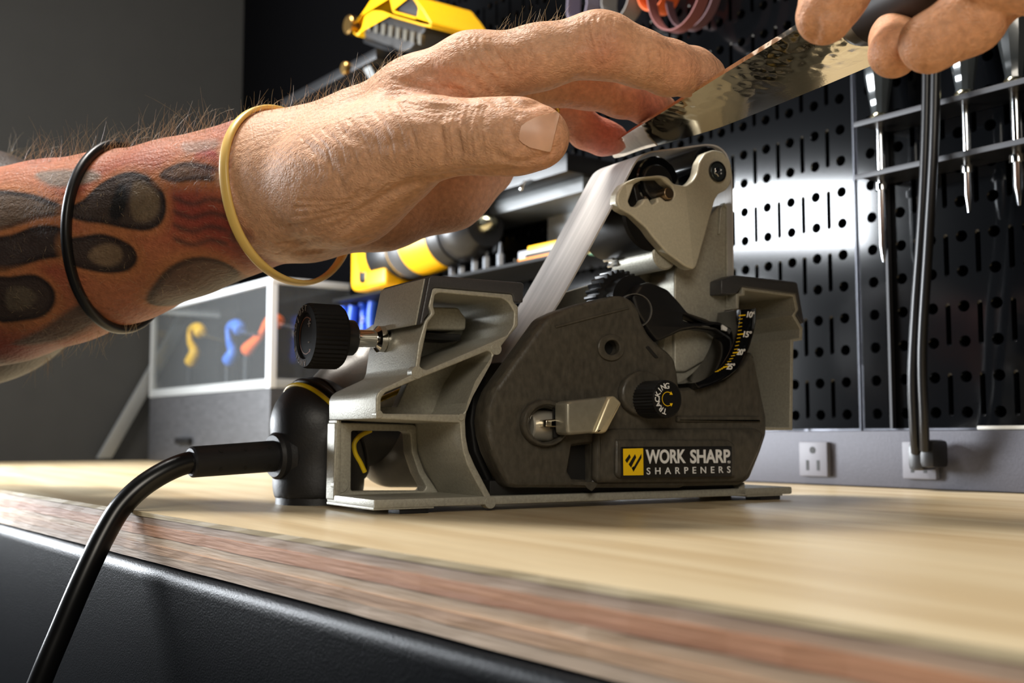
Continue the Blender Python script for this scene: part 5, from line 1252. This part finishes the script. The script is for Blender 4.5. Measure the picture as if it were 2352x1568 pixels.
bat = wplate('battery', [rnd(cT([(955, 170), (1040, 100), (1180, 132), (1440, 200), (1425, 245), (1310, 380), (1255, 398), (965, 285)]), 5, 3)], offt-0.004, 0.055, M('battery_black', (40, 38, 36), 0.5), bt)
for k in range(8):
    x0 = 985+k*56; y0 = 150+k*15
    wplate('rib', [rnd(cT([(x0, y0), (x0+26, y0+6), (x0+20, y0+92), (x0-4, y0+84)]), 2, 2)], offt-0.0015, 0.004, M('battery_rib', (84, 80, 70), 0.5), bat, 0.0004)
wplate('frame', [rnd(cT([(850, 232), (940, 105), (1035, -40), (1330, -40), (1405, 55), (1475, 168), (1478, 212), (1400, 196), (1180, 132), (1100, 100), (1030, 96), (972, 132), (950, 225), (902, 282)]), 4, 3), rnd(cT([(1168, -20), (1330, -20), (1378, 60), (1366, 134), (1190, 84)]), 4, 3)], offt, 0.062, yel, bt)
wplate('head', [rnd(cT([(1150, -30), (1340, -30), (1390, 60), (1375, 142), (1180, 92)]), 4, 3)], offt-0.004, 0.050, M('tool_dark', (44, 44, 46), 0.45), bt)
pS = wpx(550+860/3.36, 195/3.36, offt); link('screw', cyl(pS-NW*0.006, pS+NW*0.004, 0.009, 16, 0.001), M('bronze', (176, 140, 84)), bt, 40)
wplate('foot', [rnd(cT([(955, 262), (1255, 395), (1250, 440), (950, 330)]), 3, 2)], offt-0.008, 0.045, blk, bt)

# ---- spare belts hanging from hooks
def strap(name, px0, px1, ybot, w, col, label, off, grp='spare belts hanging on the pegboard', ytop=-160):
    """closed loop hanging from a peg above the frame"""
    sA, zb_ = wl(px0, ybot, off); sB, _ = wl(px1, ybot, off); zt_ = wl((px0+px1)/2, ytop, off)[1]; cs, r = (sA+sB)/2, abs(sA-sB)/2
    pts = [wp(cs-r*math.cos(a)*1.0, zb_+r*1.2+r*1.2*math.sin(a), off) for a in np.linspace(math.pi, 2*math.pi, 14)]
    pts = [wp(cs+r*0.35, zt_, off), wp(cs+r*0.8, (zt_+zb_)/2, off)]+pts+[wp(cs-r*0.8, (zt_+zb_)/2, off), wp(cs-r*0.35, zt_, off), wp(cs, zt_+r*0.4, off)]
    P = catmull(pts, 4, True); V, Fc = [], []; N = len(P)
    for i in range(N):
        tg = P[(i+1) % N]-P[i-1]; tg /= np.linalg.norm(tg); nrm = np.cross(tg, NW); nrm /= np.linalg.norm(nrm)
        for (a, b) in ((-w/2, 0), (w/2, 0), (w/2, 0.0009), (-w/2, 0.0009)): V.append(P[i]+NW*a+nrm*b)
    for i in range(N):
        for k in range(4): Fc.append((i*4+k, i*4+(k+1) % 4, ((i+1) % N)*4+(k+1) % 4, ((i+1) % N)*4+k))
    t = thing(name, label, 'belt', tuple(wp(cs, zt_+r*0.4, off)), grp)
    link('loop', fixn(pyd(V, Fc)), M('belt_'+label.split()[0], col, 0.6), t, 50)
    pk = wp(cs, zt_+r*0.4-0.004, 0.0062); link('peg', cyl(pk, pk+NW*(off+w/2), 0.003, 10), blk, t, 60)
strap('spare_belt', 1482, 1548, 40, 0.016, (206, 92, 36), 'orange spare belt loop hanging on the pegboard', 0.030)
strap('spare_belt', 1500, 1625, 92, 0.010, (120, 70, 66), 'brown thin spare belt loop hanging around the orange one', 0.045)
strap('spare_belt', 1540, 1652, 86, 0.008, (92, 62, 66), 'maroon thin spare belt loop beside the brown one', 0.030)
strap('spare_belt', 1318, 1362, 66, 0.014, (124, 116, 132), 'violet grey spare belt loop hanging above the knuckles', 0.03)
strap('spare_belt', 1400, 1462, 60, 0.016, (128, 124, 120), 'grey wide spare belt loop between the violet and orange loops', 0.03)

# ---- screwdriver rack, screwdrivers and cords
orr = 0.036
rs0, rz1 = wl(1970, 284, orr); _, rz2 = wl(1970, 405, orr)
rack = thing('screwdriver_rack', 'two tier black rack of flat bars on the pegboard holding screwdrivers', 'rack', tuple(wp(rs0-0.12, rz2-0.004, 0.01)))
rm = M('rack_edge', (44, 45, 50), 0.5, 0.0)
for z in (rz1, rz2):
    link('shelf_plate', boxO(wp(rs0-0.30, z-0.0012, 0.0062), EW*0.300, NW*(orr-0.0062), (0, 0, 0.0014)), blk, rack, 40)
    link('front_bar', boxO(wp(rs0-0.30, z-0.0022, orr), EW*0.302, NW*0.0014, (0, 0, 0.0032), 0.0003), rm, rack, 40)
link('side_post', boxO(wp(rs0-0.0006, 0.036, 0.0062), EW*0.0016, NW*0.004, (0, 0, 0.36)), rm, rack, 40)
clearm = M('clear_handle', (60, 64, 66), 0.08, 0, trans=0.0, coat=1.0)
def driver(px, ytip, yring, label, off=0.022, rsh=0.0026):
    p = on_s(px, ytip, off); s_, zt_ = float((p-W0)@EW), p[2]
    t = thing('screwdriver', label, 'screwdriver', tuple(wp(s_, zt_, off)), 'screwdrivers in the black rack')
    link('shaft', lathe([(0.0008, 0), (rsh, 0.010), (rsh, rz1-zt_+0.002)], wp(s_, zt_, off), (0, 0, 1), 16), ste, t, 50)
    link('shaft_ring', lathe([(rsh*1.6, 0), (rsh*1.6, 0.004)], wp(s_, rz2-0.008, off), (0, 0, 1), 16), ste, t, 40)
    z_h = rz1+0.0006
    h = link('handle', lathe([(0.0050, 0), (0.0058, 0.003), (0.0050, 0.008), (0.0062, 0.016), (0.0085, 0.030), (0.0090, 0.075), (0.006, 0.085)], wp(s_, z_h, off), (0, 0, 1), 10), clearm, t, 25)
    link('ferrule', lathe([(0.0054, 0), (0.0062, 0.001), (0.0062, 0.0035), (0.0054, 0.005)], wp(s_, z_h+0.001, off), (0, 0, 1), 18), M('ferrule_brass', (196, 190, 160), 0.2, 1.0), h, 40)
driver(2030, 602, 420, 'screwdriver with the longest bright shaft at the end of the rack')
driver(2226, 488, 370, 'screwdriver with mid length shaft next past the hanging black cords', 0.022, 0.0023)
driver(2342, 472, 345, 'screwdriver with thick shaft farther along the rack from the cords', 0.022, 0.0029)
pegb = M('cord_black2', (20, 20, 22), 0.35)
def wcord(path, label, off, r=0.0028, plug=None):
    pts = [on_s(px, py, o) for px, py, o in path]
    t = thing('hanging_cord', label, 'cord', tuple(pts[-1]), 'black cords hanging to the outlet')
    link('cable', tube(catmull(pts, 6), r, 10), pegb, t, 60)
    e = pts[-1]; s_, z_ = float((e-W0)@EW), e[2]
    link('plug', boxO(wp(s_-0.005, z_-0.010, 0.0195), EW*0.010, NW*0.016, (0, 0, 0.016), 0.003, 2), pegb, t, 50)
wcord([(2130, -40, .046), (2128, 250, .046), (2118, 500, .046), (2104, 700, .044), (2096, 860, .044), (2100, 980, .040), (2104, 1040, .034)], 'black hanging cord of the pair nearer the longest screwdriver', 0.044)
wcord([(2152, -40, .050), (2146, 300, .050), (2132, 560, .048), (2118, 800, .046), (2122, 960, .042), (2124, 1034, .036)], 'black hanging cord of the pair nearer the mid length screwdriver', 0.044)
